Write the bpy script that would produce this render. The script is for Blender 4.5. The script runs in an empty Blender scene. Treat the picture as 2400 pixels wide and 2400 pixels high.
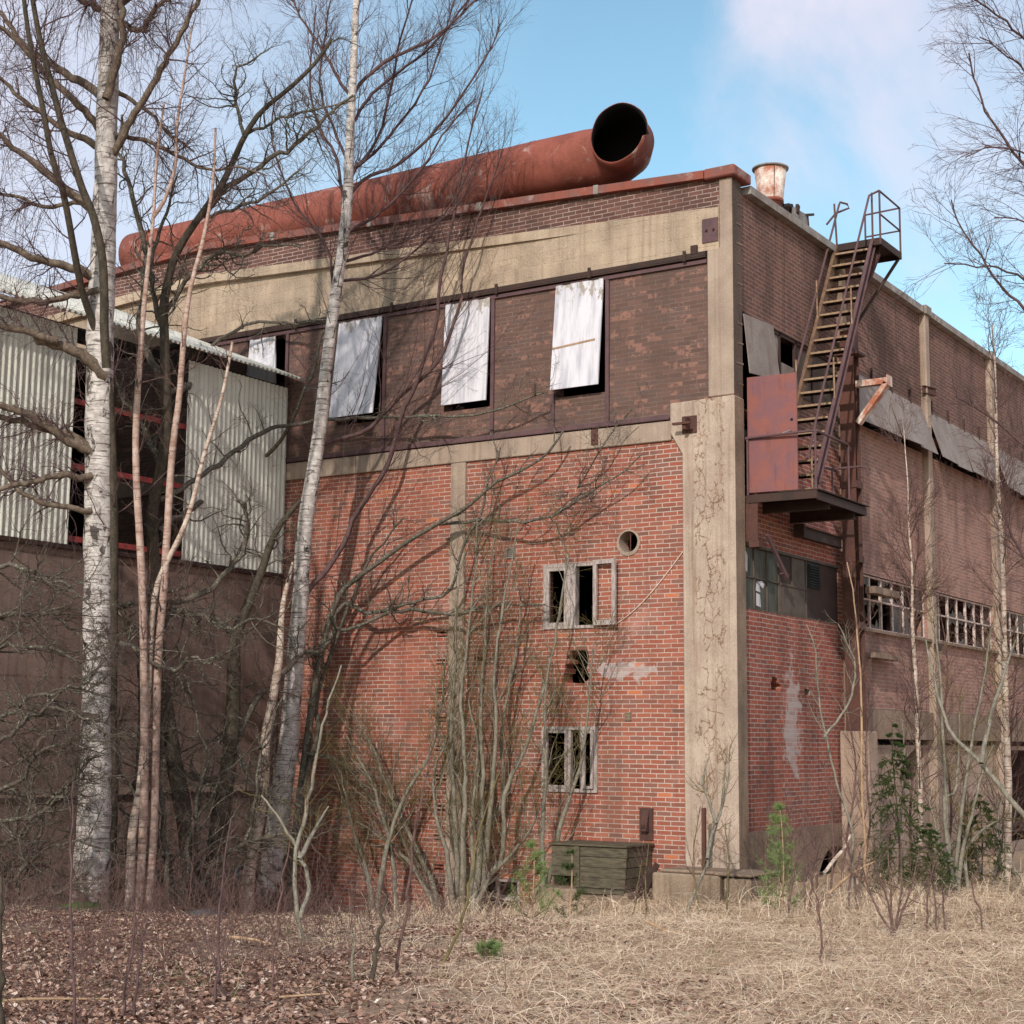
import bpy, bmesh, math, random
import numpy as np
from mathutils import Vector
sc = bpy.context.scene
COL = sc.collection
R_ = math.radians

# ------------------------------------------------------------------ camera, light, sky
F_PX, PITCH, ROLL, YAW = 3753.94, .14235688, .00929199, .57636819
FW = np.array([-math.sin(YAW)*math.cos(PITCH), math.cos(YAW)*math.cos(PITCH), math.sin(PITCH)])
RT0 = np.array([math.cos(YAW), math.sin(YAW), 0.]); UP0 = np.cross(RT0, FW)
RT = RT0*math.cos(ROLL)+UP0*math.sin(ROLL); UP = -RT0*math.sin(ROLL)+UP0*math.cos(ROLL)
CAM = np.array([11.543, -24.733, 2.6])
cam = bpy.data.cameras.new('camera'); co = bpy.data.objects.new('camera', cam); COL.objects.link(co)
from mathutils import Matrix
co.matrix_world = Matrix(((RT[0], UP[0], -FW[0], CAM[0]), (RT[1], UP[1], -FW[1], CAM[1]), (RT[2], UP[2], -FW[2], CAM[2]), (0, 0, 0, 1)))
cam.sensor_width = 36; cam.lens = 36*F_PX/2400; cam.clip_end = 3000; cam.clip_start = .05
sc.camera = co

SUN_TO = Vector((.275, -1, .56)).normalized()          # towards the sun
sl = bpy.data.lights.new('sun', 'SUN'); sl.energy = 3.2; sl.angle = R_(1.0); sl.color = (1, .95, .88)
so = bpy.data.objects.new('sun', sl); COL.objects.link(so); so.rotation_euler = SUN_TO.to_track_quat('Z', 'Y').to_euler(); so.location = (30, -60, 40)
W = bpy.data.worlds.new('World'); sc.world = W; W.use_nodes = True
sc.view_settings.view_transform = 'Standard'; sc.view_settings.look = 'None'; sc.view_settings.exposure = 0.04; sc.view_settings.gamma = 1

# ------------------------------------------------------------------ node helpers
def nd(nt, t, ins=None, **props):
    n = nt.nodes.new(t)
    for k, v in props.items(): setattr(n, k, v)
    for k, v in (ins or {}).items():
        s = n.inputs[k]
        if isinstance(v, bpy.types.NodeSocket): nt.links.new(v, s)
        else: s.default_value = v
    return n
def mt(nt, op, a, b=0., c=0., clamp=False):
    n = nd(nt, 'ShaderNodeMath', {0: a, 1: b, 2: c}, operation=op); n.use_clamp = clamp; return n.outputs[0]
def mix(nt, f, a, b, blend='MIX'):
    n = nd(nt, 'ShaderNodeMix', data_type='RGBA', blend_type=blend)
    for k, v in ((0, f), (6, a), (7, b)):
        if isinstance(v, bpy.types.NodeSocket): nt.links.new(v, n.inputs[k])
        elif k == 0: n.inputs[0].default_value = v
        else: n.inputs[k].default_value = (*v[:3], 1)
    return n.outputs[2]
def ramp(nt, f, stops, interp='LINEAR'):
    n = nt.nodes.new('ShaderNodeValToRGB'); nt.links.new(f, n.inputs[0]); e = n.color_ramp.elements
    n.color_ramp.interpolation = interp
    while len(e) < len(stops): e.new(1)
    for i, (p, c) in enumerate(stops):
        e[i].position = p; c = (c, c, c) if isinstance(c, (int, float)) else c; e[i].color = (*c[:3], 1)
    return n.outputs[0]
def noise(nt, v, s, d=3., r=.55, dist=0.):
    return nd(nt, 'ShaderNodeTexNoise', {'Vector': v, 'Scale': s, 'Detail': d, 'Roughness': r, 'Distortion': dist}).outputs[0]
def stretch(nt, v, sx, sy, sz):
    return nd(nt, 'ShaderNodeMapping', {'Vector': v, 'Scale': (sx, sy, sz)}).outputs[0]
def ss(nt, x, lo, hi):
    return nd(nt, 'ShaderNodeMapRange', {0: x, 1: lo, 2: hi}, interpolation_type='SMOOTHSTEP').outputs[0]
def lin(*c): return tuple((x/255/12.92 if x/255 <= .04045 else ((x/255+.055)/1.055)**2.4) for x in c)
def newmat(name, rough=.85, spec=.3):
    m = bpy.data.materials.new(name); m.use_nodes = True; nt = m.node_tree; b = nt.nodes['Principled BSDF']
    b.inputs['Roughness'].default_value = rough; b.inputs['Specular IOR Level'].default_value = spec
    oc = nt.nodes.new('ShaderNodeTexCoord').outputs['Object']
    return m, nt, b, oc
def setc(nt, b, c, h=None, strength=.5, dist=.01):
    if isinstance(c, bpy.types.NodeSocket): nt.links.new(c, b.inputs['Base Color'])
    else: b.inputs['Base Color'].default_value = (*c, 1)
    if h is not None:
        bp = nd(nt, 'ShaderNodeBump', {'Height': h, 'Strength': strength, 'Distance': dist}); nt.links.new(bp.outputs[0], b.inputs['Normal'])

# ------------------------------------------------------------------ sky with real clouds in it (by direction)
wn = W.node_tree; wn.nodes.clear()
sky = nd(wn, 'ShaderNodeTexSky', sky_type='NISHITA', sun_disc=False, sun_elevation=math.asin(SUN_TO.z), sun_rotation=math.atan2(SUN_TO.x, SUN_TO.y))
sky.air_density = 1.0; sky.dust_density = .6; sky.ozone_density = 1.6
wg = nd(wn, 'ShaderNodeTexCoord').outputs['Generated']
def wdot(v): return nd(wn, 'ShaderNodeVectorMath', {0: wg, 1: tuple(v)}, operation='DOT_PRODUCT').outputs['Value']
ce, cn, cu = wdot(RT0), wdot((-RT0[1], RT0[0], 0)), wdot((0, 0, 1))      # a bank of cloud standing over the northern sky
az = mt(wn, 'DIVIDE', ce, cn); el = mt(wn, 'DIVIDE', cu, cn)
cb = nd(wn, 'ShaderNodeCombineXYZ', {0: az, 1: mt(wn, 'MULTIPLY', el, .75), 2: 0.}).outputs[0]
n1 = noise(wn, cb, 5.5, 7., .55, .5); n2 = noise(wn, cb, 13., 6., .6, .4)
edge = mt(wn, 'ADD', az, mt(wn, 'MULTIPLY', mt(wn, 'SUBTRACT', n2, .5), .10))
bank = mt(wn, 'MULTIPLY', ss(wn, edge, .112, .165), ss(wn, mt(wn, 'ADD', el, mt(wn, 'MULTIPLY', mt(wn, 'SUBTRACT', n1, .5), .35)), .20, .37))
bank = mt(wn, 'MULTIPLY', bank, ss(wn, n1, .22, .62))
bank = mt(wn, 'MULTIPLY', bank, mt(wn, 'SUBTRACT', 1., mt(wn, 'MULTIPLY', ss(wn, az, .19, .34), .45)))
wisp = mt(wn, 'MULTIPLY', ss(wn, n1, .5, .8), .5)
left = mt(wn, 'MULTIPLY', ss(wn, az, .05, -.36), .75)
right = mt(wn, 'MULTIPLY', mt(wn, 'MULTIPLY', ss(wn, az, .24, .33), ss(wn, n2, .42, .62)), .5)
cl = mt(wn, 'MAXIMUM', mt(wn, 'MAXIMUM', bank, wisp), mt(wn, 'MAXIMUM', left, right), clamp=True)
skyc = mix(wn, 1., sky.outputs[0], (1.28, 1.47, 1.27), 'MULTIPLY')
skyc = mix(wn, mt(wn, 'MULTIPLY', cl, .93, clamp=True), skyc, (5.9, 5.5, 6.3))
bg = nd(wn, 'ShaderNodeBackground', {0: skyc, 1: .15}); wo = nd(wn, 'ShaderNodeOutputWorld', {0: bg.outputs[0]})

# ------------------------------------------------------------------ geometry helpers
def ray(px, py): return FW+RT*((px-1200)/F_PX)-UP*((py-1200)/F_PX)
def at(px, py, D): return CAM+ray(px, py)*D
def onX(px, py, X): d = ray(px, py); return CAM+d*((X-CAM[0])/d[0])
def onY(px, py, Y): d = ray(px, py); return CAM+d*((Y-CAM[1])/d[1])
def smooth(x, a, b): t = np.clip((np.asarray(x, float)-a)/(b-a), 0, 1); return t*t*(3-2*t)
def vn(x, y, s, seed=0):                                # cheap value noise
    x = np.asarray(x, float)*s+seed*17.3; y = np.asarray(y, float)*s+seed*9.1
    xi, yi = np.floor(x), np.floor(y); fx, fy = x-xi, y-yi; fx = fx*fx*(3-2*fx); fy = fy*fy*(3-2*fy)
    h = lambda a, b: np.modf(np.abs(np.sin(a*127.1+b*311.7)*43758.5453))[0]
    return (h(xi, yi)*(1-fx)+h(xi+1, yi)*fx)*(1-fy)+(h(xi, yi+1)*(1-fx)+h(xi+1, yi+1)*fx)*fy-.5
HF = np.array([-math.sin(YAW), math.cos(YAW)])
def gz(x, y):                                           # the terrain
    x = np.asarray(x, float); y = np.asarray(y, float)
    dx, dy = x-CAM[0], y-CAM[1]; w = dx*HF[0]+dy*HF[1]; u = dx*RT0[0]+dy*RT0[1]
    z = np.interp(w, [0, 8, 12, 16, 20, 22, 24, 27, 60], [1.02, .92, .76, .60, .43, .22, .05, 0, 0])
    z = z+.33*smooth(u, 2.5, 8)*smooth(w, 17, 25)*(1-smooth(w, 29, 36))
    z = z-.64*smooth(w, 22.5, 29.5)*(1-smooth(u/np.maximum(w, 1), -.06, .07))
    z = z+.16*vn(x, y, .35, 1)*smooth(w, 5, 9)*(1-smooth(w, 22, 27))+.06*vn(x, y, 1.3, 2)+.03*vn(x, y, 3.1, 3)
    return z
class MB:
    def __init__(s): s.v = []; s.f = []
    def add(s, v, f):
        o = len(s.v); s.v += [tuple(map(float, p)) for p in v]; s.f += [tuple(i+o for i in q) for q in f]; return s
    def box(s, a, b):
        x0, y0, z0 = a; x1, y1, z1 = b
        return s.add([(x0, y0, z0), (x1, y0, z0), (x1, y1, z0), (x0, y1, z0), (x0, y0, z1), (x1, y0, z1), (x1, y1, z1), (x0, y1, z1)],
                     [(0, 3, 2, 1), (4, 5, 6, 7), (0, 1, 5, 4), (1, 2, 6, 5), (2, 3, 7, 6), (3, 0, 4, 7)])
    def bar(s, p, q, w, h, up=(0, 0, 1)):                # rectangular bar from p to q, w across, h along up
        p, q, up = np.array(p, float), np.array(q, float), np.array(up, float); t = q-p; t /= np.linalg.norm(t)
        sd = np.cross(t, up); sd /= max(np.linalg.norm(sd), 1e-6); u = np.cross(sd, t); v = []
        for c in (p, q):
            for a, b in ((-1, -1), (1, -1), (1, 1), (-1, 1)): v.append(c+sd*a*w/2+u*b*h/2)
        return s.add(v, [(0, 1, 2, 3), (7, 6, 5, 4), (0, 4, 5, 1), (1, 5, 6, 2), (2, 6, 7, 3), (3, 7, 4, 0)])
    def tube(s, pts, r, k=8, cap=True):
        pts = np.array(pts, float); n = len(pts); r = np.full(n, r) if np.isscalar(r) else np.array(r, float)
        V, F = tubes(pts[None], r[None], k); s.add(V, F)
        if cap:
            o = len(s.v)-n*k; s.f += [tuple(o+i for i in range(k))[::-1], tuple(o+(n-1)*k+i for i in range(k))]
        return s
    def prism(s, poly, d0, d1, axis):                    # poly in the two other axes, extruded along axis
        n = len(poly); mk = {'x': lambda a, b, d: (d, a, b), 'y': lambda a, b, d: (a, d, b), 'z': lambda a, b, d: (a, b, d)}[axis]
        v = [mk(a, b, d0) for a, b in poly]+[mk(a, b, d1) for a, b in poly]
        return s.add(v, [tuple(range(n)), tuple(range(2*n-1, n-1, -1))]+[(i, (i+1) % n, (i+1) % n+n, i+n)[::-1] for i in range(n)])
    def build(s, name, m, parent=None, smooth_=False, bevel=0, kind=None):
        o = np.array(parent_origin(parent)); me = bpy.data.meshes.new(name)
        me.from_pydata([tuple(np.array(p)-o) for p in s.v], [], s.f)
        if bevel or True:
            bm = bmesh.new(); bm.from_mesh(me); bmesh.ops.recalc_face_normals(bm, faces=bm.faces)
            if bevel: bmesh.ops.bevel(bm, geom=[e for e in bm.edges if len(e.link_faces) == 2 and e.calc_face_angle(0) > .6], offset=bevel, segments=1, affect='EDGES', clamp_overlap=True)
            bm.to_mesh(me); bm.free()
        return link(name, me, m, parent, smooth_)
def parent_origin(p):
    o = (0, 0, 0)
    while p is not None:
        o = tuple(a+b for a, b in zip(o, p.location)); p = p.parent
    return o
def link(name, me, m, parent, smooth_=False):
    if smooth_: me.polygons.foreach_set('use_smooth', [True]*len(me.polygons))
    for x in (m if isinstance(m, (list, tuple)) else [m]): me.materials.append(x)
    ob = bpy.data.objects.new(name, me); COL.objects.link(ob)
    if parent is not None: ob.parent = parent
    return ob
def tag(o, label=None, cat=None, group=None, kind=None):
    for k, v in (('label', label), ('category', cat), ('group', group), ('kind', kind)):
        if v: o[k] = v
    return o
def thing(name, loc, label, cat, group=None):
    o = bpy.data.objects.new(name, None); COL.objects.link(o); o.location = tuple(map(float, loc)); o.empty_display_size = .2
    return tag(o, label, cat, group)
def tubes(P, R, k):                                      # batch of polylines P (M,n,3) -> verts, quads
    M, n, _ = P.shape; T = np.gradient(P, axis=1); T /= np.maximum(np.linalg.norm(T, axis=2, keepdims=True), 1e-9)
    ref = np.where(np.abs(T[..., 2:3]) > .9, np.array([1., 0, 0]), np.array([0, 0, 1.]))
    ref = np.broadcast_to(np.where(np.abs(T.mean(1, keepdims=True)[..., 2:3]) > .8, np.array([1., .2, 0]), np.array([0, 0, 1.])), T.shape)
    A = np.cross(T, ref); A /= np.maximum(np.linalg.norm(A, axis=2, keepdims=True), 1e-9); B = np.cross(T, A)
    th = np.arange(k)*2*np.pi/k
    V = P[:, :, None, :]+R[:, :, None, None]*(A[:, :, None, :]*np.cos(th)[None, None, :, None]+B[:, :, None, :]*np.sin(th)[None, None, :, None])
    i = np.arange(M)[:, None, None]*n*k+np.arange(n-1)[None, :, None]*k+np.arange(k)[None, None, :]
    j = np.arange(M)[:, None, None]*n*k+np.arange(n-1)[None, :, None]*k+((np.arange(k)+1) % k)[None, None, :]
    F = np.stack([i, j, j+k, i+k], -1).reshape(-1, 4)
    return V.reshape(-1, 3), F
def fastmesh(name, V, F, m, parent=None, smooth_=True, col=None, origin=None):
    V = np.asarray(V, np.float32); F = np.asarray(F, np.int32); o = np.array(parent_origin(parent) if origin is None else origin, np.float32)
    me = bpy.data.meshes.new(name); k = F.shape[1]
    me.vertices.add(len(V)); me.vertices.foreach_set('co', (V-o).ravel())
    me.loops.add(F.size); me.loops.foreach_set('vertex_index', F.ravel())
    me.polygons.add(len(F)); me.polygons.foreach_set('loop_start', np.arange(0, F.size, k, dtype=np.int32))
    me.update(calc_edges=True)
    if smooth_: me.polygons.foreach_set('use_smooth', np.ones(len(F), bool))
    if col is not None:
        a = me.attributes.new('tone', 'FLOAT', 'FACE'); a.data.foreach_set('value', np.asarray(col, np.float32))
    ob = link(name, me, m, parent)
    if origin is not None: ob.location = tuple(map(float, origin))
    return ob
def holed(mb, outer, holes, axis, front, back):          # wall slab with openings; axis is the wall's normal
    mk = (lambda a, b, d: (a, d, b)) if axis == 'y' else (lambda a, b, d: (d, a, b))
    for d in (front, back):
        bm = bmesh.new(); es = []
        for loop in [outer]+holes:
            vs = [bm.verts.new(mk(a, b, d)) for a, b in loop]
            es += [bm.edges.new((vs[i], vs[(i+1) % len(vs)])) for i in range(len(vs))]
        bmesh.ops.triangle_fill(bm, use_beauty=True, use_dissolve=False, edges=es)
        bm.verts.index_update(); mb.add([v.co for v in bm.verts], [tuple(v.index for v in f.verts) for f in bm.faces]); bm.free()
    for loop in [outer]+holes:
        n = len(loop)
        for i in range(n):
            a, b = loop[i], loop[(i+1) % n]
            mb.add([mk(*a, front), mk(*b, front), mk(*b, back), mk(*a, back)], [(0, 1, 2, 3)])
    return mb
def rect(x0, x1, z0, z1): return [(x0, z0), (x1, z0), (x1, z1), (x0, z1)]

# ------------------------------------------------------------------ materials
BH, BW = .0796, .277
def brick(name, ax, cols, mortar, soot=0., sootc=lin(62, 48, 44), mort_dirty=.3, mw=.015, pale=0., seed=0., orange=.03, flaw=.0, streak=0., patch=None):
    m, nt, b, oc = newmat(name, .92, .2)
    sp = nd(nt, 'ShaderNodeSeparateXYZ', {0: oc}); u0, z = sp.outputs['X' if ax == 'x' else 'Y'], sp.outputs['Z']
    wob = mt(nt, 'MULTIPLY', mt(nt, 'SUBTRACT', noise(nt, oc, 1.3, 2.), .5), .03)
    z = mt(nt, 'ADD', z, wob)
    rz = mt(nt, 'DIVIDE', z, BH); row = mt(nt, 'FLOOR', rz); fz = mt(nt, 'SUBTRACT', rz, row)
    jit = nd(nt, 'ShaderNodeTexWhiteNoise', {'W': mt(nt, 'ADD', row, seed)}, noise_dimensions='1D').outputs['Value']
    ru = mt(nt, 'ADD', mt(nt, 'DIVIDE', u0, BW), mt(nt, 'ADD', mt(nt, 'MULTIPLY', mt(nt, 'FLOORED_MODULO', row, 2.), .5), mt(nt, 'MULTIPLY', jit, .16)))
    c = mt(nt, 'FLOOR', ru); fu = mt(nt, 'SUBTRACT', ru, c)
    wnz = nd(nt, 'ShaderNodeTexWhiteNoise', {'Vector': nd(nt, 'ShaderNodeCombineXYZ', {0: c, 1: row, 2: seed}).outputs[0]}, noise_dimensions='3D')
    rv = wnz.outputs['Value']; rv2 = nd(nt, 'ShaderNodeSeparateXYZ', {0: wnz.outputs['Color']}).outputs['Y']
    fine = noise(nt, oc, 60., 3., .6); med = noise(nt, oc, 9., 4., .6); big = noise(nt, stretch(nt, oc, 1, 1, .45), .8, 5., .6)
    jw = mt(nt, 'ADD', mw*.72, mt(nt, 'MULTIPLY', med, mw*.6))
    mz = mt(nt, 'LESS_THAN', mt(nt, 'MULTIPLY', fz, BH), jw); mu = mt(nt, 'LESS_THAN', mt(nt, 'MULTIPLY', fu, BW), jw)
    mm = mt(nt, 'MAXIMUM', mz, mu)
    n = len(cols); bc = ramp(nt, rv, [((i+.5)/n, lin(*k)) for i, k in enumerate(cols)])
    bc = mix(nt, mt(nt, 'GREATER_THAN', rv2, 1-orange), bc, lin(186, 110, 78)) if orange > .006 else bc
    if flaw: bc = mix(nt, mt(nt, 'MULTIPLY', ss(nt, med, .5, .56), mt(nt, 'MULTIPLY', mt(nt, 'GREATER_THAN', rv2, 1-flaw), .8)), bc, lin(150, 108, 95))
    bc = mix(nt, mt(nt, 'MULTIPLY', ss(nt, fine, .35, .7), .35), bc, mix(nt, 1., bc, (.62, .6, .6), 'MULTIPLY'))
    dirty = mt(nt, 'MULTIPLY', ss(nt, mt(nt, 'ADD', mt(nt, 'MULTIPLY', med, .5), mt(nt, 'MULTIPLY', big, .5)), .6-.35*mort_dirty, .62), min(1., mort_dirty*1.4))
    mc = mix(nt, dirty, lin(*mortar), mix(nt, .75, lin(*mortar), bc))
    col = mix(nt, mm, bc, mc)
    if pale: col = mix(nt, mt(nt, 'MULTIPLY', ss(nt, noise(nt, stretch(nt, oc, .8, .8, 1), .9, 5., .65), .52, .72), pale), col, lin(196, 158, 148))
    if soot:
        s1 = ss(nt, noise(nt, stretch(nt, oc, 1, 1, .35), 1.1, 6., .65), .62-.5*soot, .8-.35*soot)
        col = mix(nt, mt(nt, 'MULTIPLY', s1, min(1., .45+.5*soot)), col, mix(nt, .78, col, sootc))
    if streak:
        s2 = ss(nt, noise(nt, stretch(nt, oc, 3.2, 3.2, .22), 1., 5., .65), .56, .74)
        col = mix(nt, mt(nt, 'MULTIPLY', s2, streak), col, mix(nt, .7, col, lin(48, 38, 36)))
    if patch:                                            # lime wash bled out of the joints
        du = mt(nt, 'DIVIDE', mt(nt, 'SUBTRACT', u0, patch[0]), patch[2]); dz = mt(nt, 'DIVIDE', mt(nt, 'SUBTRACT', z, patch[1]), patch[3])
        rr = mt(nt, 'SQRT', mt(nt, 'ADD', mt(nt, 'MULTIPLY', du, du), mt(nt, 'MULTIPLY', dz, dz)))
        pm = ss(nt, mt(nt, 'ADD', rr, mt(nt, 'MULTIPLY', mt(nt, 'SUBTRACT', noise(nt, oc, 3.5, 5., .65), .5), 2.6)), .75, .45)
        col = mix(nt, mt(nt, 'MULTIPLY', pm, mt(nt, 'ADD', .45, mt(nt, 'MULTIPLY', rv2, .4))), col, lin(178, 166, 162))
    h = mt(nt, 'ADD', mt(nt, 'MULTIPLY', mt(nt, 'SUBTRACT', 1., mm), .8), mt(nt, 'MULTIPLY', fine, .35))
    setc(nt, b, col, h, .55, .012); return m
def concrete(name, c, c2, crack=0., speck=.3, streak=.35, rusty=0., board=False, form=0.):
    m, nt, b, oc = newmat(name, .9, .25)
    big = noise(nt, oc, 1.1, 6., .62); med = noise(nt, oc, 12., 4., .6); fine = noise(nt, oc, 42., 3., .7)
    col = mix(nt, ss(nt, big, .3, .7), lin(*c), lin(*c2))
    col = mix(nt, mt(nt, 'MULTIPLY', ss(nt, fine, .5, .72), speck), col, mix(nt, 1., col, (.45, .42, .4), 'MULTIPLY'))
    col = mix(nt, mt(nt, 'MULTIPLY', ss(nt, fine, .5, .3), speck*.5), col, lin(225, 212, 192))
    st = ss(nt, noise(nt, stretch(nt, oc, 7, 7, .28), 1., 5., .65), .5, .72)
    st2 = ss(nt, noise(nt, stretch(nt, oc, 11, 11, .05), 1., 4., .6), .45, .62); col = mix(nt, mt(nt, 'MULTIPLY', st2, streak*.55), col, mix(nt, 1., col, (.70, .66, .63), 'MULTIPLY'))
    col = mix(nt, mt(nt, 'MULTIPLY', st, streak), col, mix(nt, 1., col, (.55, .48, .43), 'MULTIPLY'))
    if rusty: col = mix(nt, mt(nt, 'MULTIPLY', ss(nt, noise(nt, stretch(nt, oc, 4, 4, .5), 1.2, 5., .7), .54, .72), rusty), col, lin(142, 92, 66))
    h = mt(nt, 'ADD', mt(nt, 'MULTIPLY', med, .5), mt(nt, 'MULTIPLY', fine, .3))
    if form:                                             # cast-in board joints
        z = nd(nt, 'ShaderNodeSeparateXYZ', {0: oc}).outputs['Z']; fr = mt(nt, 'FRACT', mt(nt, 'DIVIDE', z, form)); j = mt(nt, 'LESS_THAN', fr, .035)
        col = mix(nt, mt(nt, 'MULTIPLY', j, mt(nt, 'MULTIPLY', ss(nt, med, .4, .6), .8)), col, mix(nt, 1., col, (.4, .34, .3), 'MULTIPLY'))
    if crack:
        wv = nd(nt, 'ShaderNodeVectorMath', {0: oc, 1: nd(nt, 'ShaderNodeVectorMath', {0: nd(nt, 'ShaderNodeTexNoise', {'Vector': oc, 'Scale': 5., 'Detail': 6., 'Roughness': .65}).outputs[1], 1: (.26, .26, .30)}, operation='MULTIPLY').outputs[0]}, operation='ADD').outputs[0]
        vo = nd(nt, 'ShaderNodeTexVoronoi', {'Vector': stretch(nt, wv, 1, 1, .5), 'Scale': 7.}, feature='DISTANCE_TO_EDGE').outputs['Distance']
        x = nd(nt, 'ShaderNodeSeparateXYZ', {0: oc}).outputs['X']
        band = mt(nt, 'MULTIPLY', ss(nt, x, -.88, -.6), ss(nt, x, -.08, -.34))
        pres = mt(nt, 'MULTIPLY', ss(nt, noise(nt, stretch(nt, oc, 1, 1, .4), 3.4, 4.), .43, .54), band)
        wid = mt(nt, 'ADD', mt(nt, 'MULTIPLY', noise(nt, oc, 5., 3.), .13), -.037)
        vo2 = nd(nt, 'ShaderNodeTexVoronoi', {'Vector': stretch(nt, wv, 1.1, 1, .8), 'Scale': 15.}, feature='DISTANCE_TO_EDGE').outputs['Distance']
        fine_cr = mt(nt, 'MULTIPLY', ss(nt, vo2, .05, .015), mt(nt, 'MULTIPLY', ss(nt, noise(nt, oc, 3.1, 4.), .5, .58), .4)); col = mix(nt, fine_cr, col, lin(112, 88, 74))
        cr = mt(nt, 'MULTIPLY', mt(nt, 'LESS_THAN', vo, wid), mt(nt, 'MULTIPLY', ss(nt, pres, .15, .5), crack))
        halo = mt(nt, 'MULTIPLY', mt(nt, 'MULTIPLY', ss(nt, vo, .11, .02), pres), .35)
        col = mix(nt, halo, col, lin(160, 118, 88)); col = mix(nt, mt(nt, 'MULTIPLY', cr, .85), col, lin(104, 78, 62)); h = mt(nt, 'SUBTRACT', h, mt(nt, 'MULTIPLY', cr, 1.2))
    setc(nt, b, col, h, .4, .012); return m
def rust(name, c1, c2, c3, pale=0., rough=.8, sc_=1., str_=.5, metal=0.):
    m, nt, b, oc = newmat(name, rough, .35)
    a = noise(nt, oc, 2.2*sc_, 6., .65); f = noise(nt, oc, 34*sc_, 4., .7); s = noise(nt, stretch(nt, oc, 8*sc_, 8*sc_, .6*sc_), 1., 4., .6)
    col = mix(nt, ss(nt, a, .35, .65), lin(*c1), lin(*c2)); col = mix(nt, mt(nt, 'MULTIPLY', ss(nt, f, .48, .7), .6), col, lin(*c3))
    col = mix(nt, mt(nt, 'MULTIPLY', ss(nt, s, .52, .75), str_), col, mix(nt, .6, col, lin(58, 36, 32)))
    if pale: col = mix(nt, mt(nt, 'MULTIPLY', ss(nt, noise(nt, oc, 1.6*sc_, 6., .7, .6), .55, .66), pale), col, lin(198, 188, 178))
    setc(nt, b, col, f, .3, .006); return m
M = {}
M['brick_red'] = brick('red brick', 'x', [(142, 84, 68), (158, 93, 74), (146, 84, 68), (168, 102, 82), (122, 82, 70), (160, 88, 70), (136, 92, 80)], (186, 166, 156), soot=.24, sootc=lin(96, 76, 66), mort_dirty=.5, pale=.3, orange=.008, streak=.4, patch=(-2.2, 3.85, .75, .22))
M['brick_soot'] = brick('sooty brick', 'x', [(104, 80, 72), (110, 82, 73), (97, 75, 68), (116, 86, 76), (104, 82, 76)], (128, 110, 103), soot=.34, sootc=lin(84, 66, 60), mort_dirty=.85, mw=.012, orange=.0, flaw=.3, seed=5.)
M['brick_parapet'] = brick('parapet brick', 'x', [(108, 74, 66), (92, 66, 60), (118, 82, 72), (100, 68, 60)], (186, 168, 160), soot=.3, mort_dirty=.8, mw=.014, orange=.0, seed=9.)
M['brick_side_top'] = brick('soot dark brick', 'y', [(118, 84, 74), (104, 76, 68), (128, 90, 78), (112, 78, 70)], (142, 122, 112), soot=.42, mort_dirty=.3, mw=.016, orange=.005, seed=3., streak=.55)
M['brick_side_low'] = brick('weathered brick', 'y', [(158, 116, 102), (142, 104, 92), (168, 122, 107), (148, 112, 100)], (162, 146, 138), soot=.34, mort_dirty=.45, mw=.014, orange=.0, seed=7., streak=.4, pale=.15)
M['brick_side_base'] = brick('damp red brick', 'y', [(154, 84, 68), (140, 78, 66), (166, 94, 76), (128, 80, 70)], (170, 154, 146), soot=.26, mort_dirty=.35, mw=.014, orange=.0, seed=11., streak=.5, pale=.2, patch=(2.45, 3.0, .55, 1.5))
M['conc'] = concrete('grey concrete', (172, 150, 134), (142, 122, 109), streak=.6, rusty=.22)
M['conc_crack'] = concrete('cracked concrete', (186, 164, 148), (160, 138, 124), crack=.95, streak=.7, rusty=.38)
M['conc_beam'] = concrete('beam concrete', (184, 160, 138), (150, 130, 112), speck=.6, streak=.55, rusty=.16, form=.23)
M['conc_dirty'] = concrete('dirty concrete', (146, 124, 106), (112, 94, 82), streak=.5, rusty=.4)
M['conc_base'] = concrete('base concrete', (170, 146, 130), (140, 118, 104), streak=.4, rusty=.2, form=.42)
M['conc_block'] = concrete('mossy concrete', (154, 132, 112), (116, 98, 84), streak=.6, rusty=.4)
M['plaster'] = concrete('pink brown plaster', (142, 118, 108), (112, 92, 84), speck=.15, streak=.6, rusty=.35, form=1.05)
M['rust'] = rust('dark rust', (88, 54, 46), (68, 46, 42), (112, 68, 50))
M['rust_purple'] = rust('purple rust', (98, 72, 74), (84, 62, 66), (112, 76, 66), sc_=2.)
M['rust_dark'] = rust('black rust', (64, 44, 38), (50, 38, 36), (86, 56, 42), sc_=1.5)
M['rust_door'] = rust('rust red door', (134, 80, 72), (116, 78, 84), (148, 92, 74), sc_=1.6, str_=.5)
M['rust_tread'] = rust('worn tread steel', (158, 130, 104), (120, 88, 66), (186, 164, 138), sc_=4., str_=.3)
M['tread'] = rust('dull tread steel', (118, 90, 72), (92, 64, 50), (150, 126, 104), sc_=4., str_=.3)
M['rust_flash'] = rust('rusty coping', (136, 72, 58), (112, 80, 76), (154, 84, 60), pale=.25)
M['zinc'] = rust('weathered zinc', (150, 146, 142), (128, 118, 112), (140, 98, 74), pale=.4, str_=.5)
M['rust_pipe'] = rust('red rusted pipe', (142, 78, 66), (120, 64, 52), (160, 88, 66), pale=.45, sc_=.9, str_=.45)
M['sheet'] = rust('stained sheet steel', (146, 134, 128), (128, 114, 108), (112, 84, 70), sc_=.8, str_=.55)
M['vent'] = rust('rusting galvanised', (226, 216, 204), (168, 100, 76), (150, 86, 62), pale=.8, sc_=1.4, str_=.2)
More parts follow.
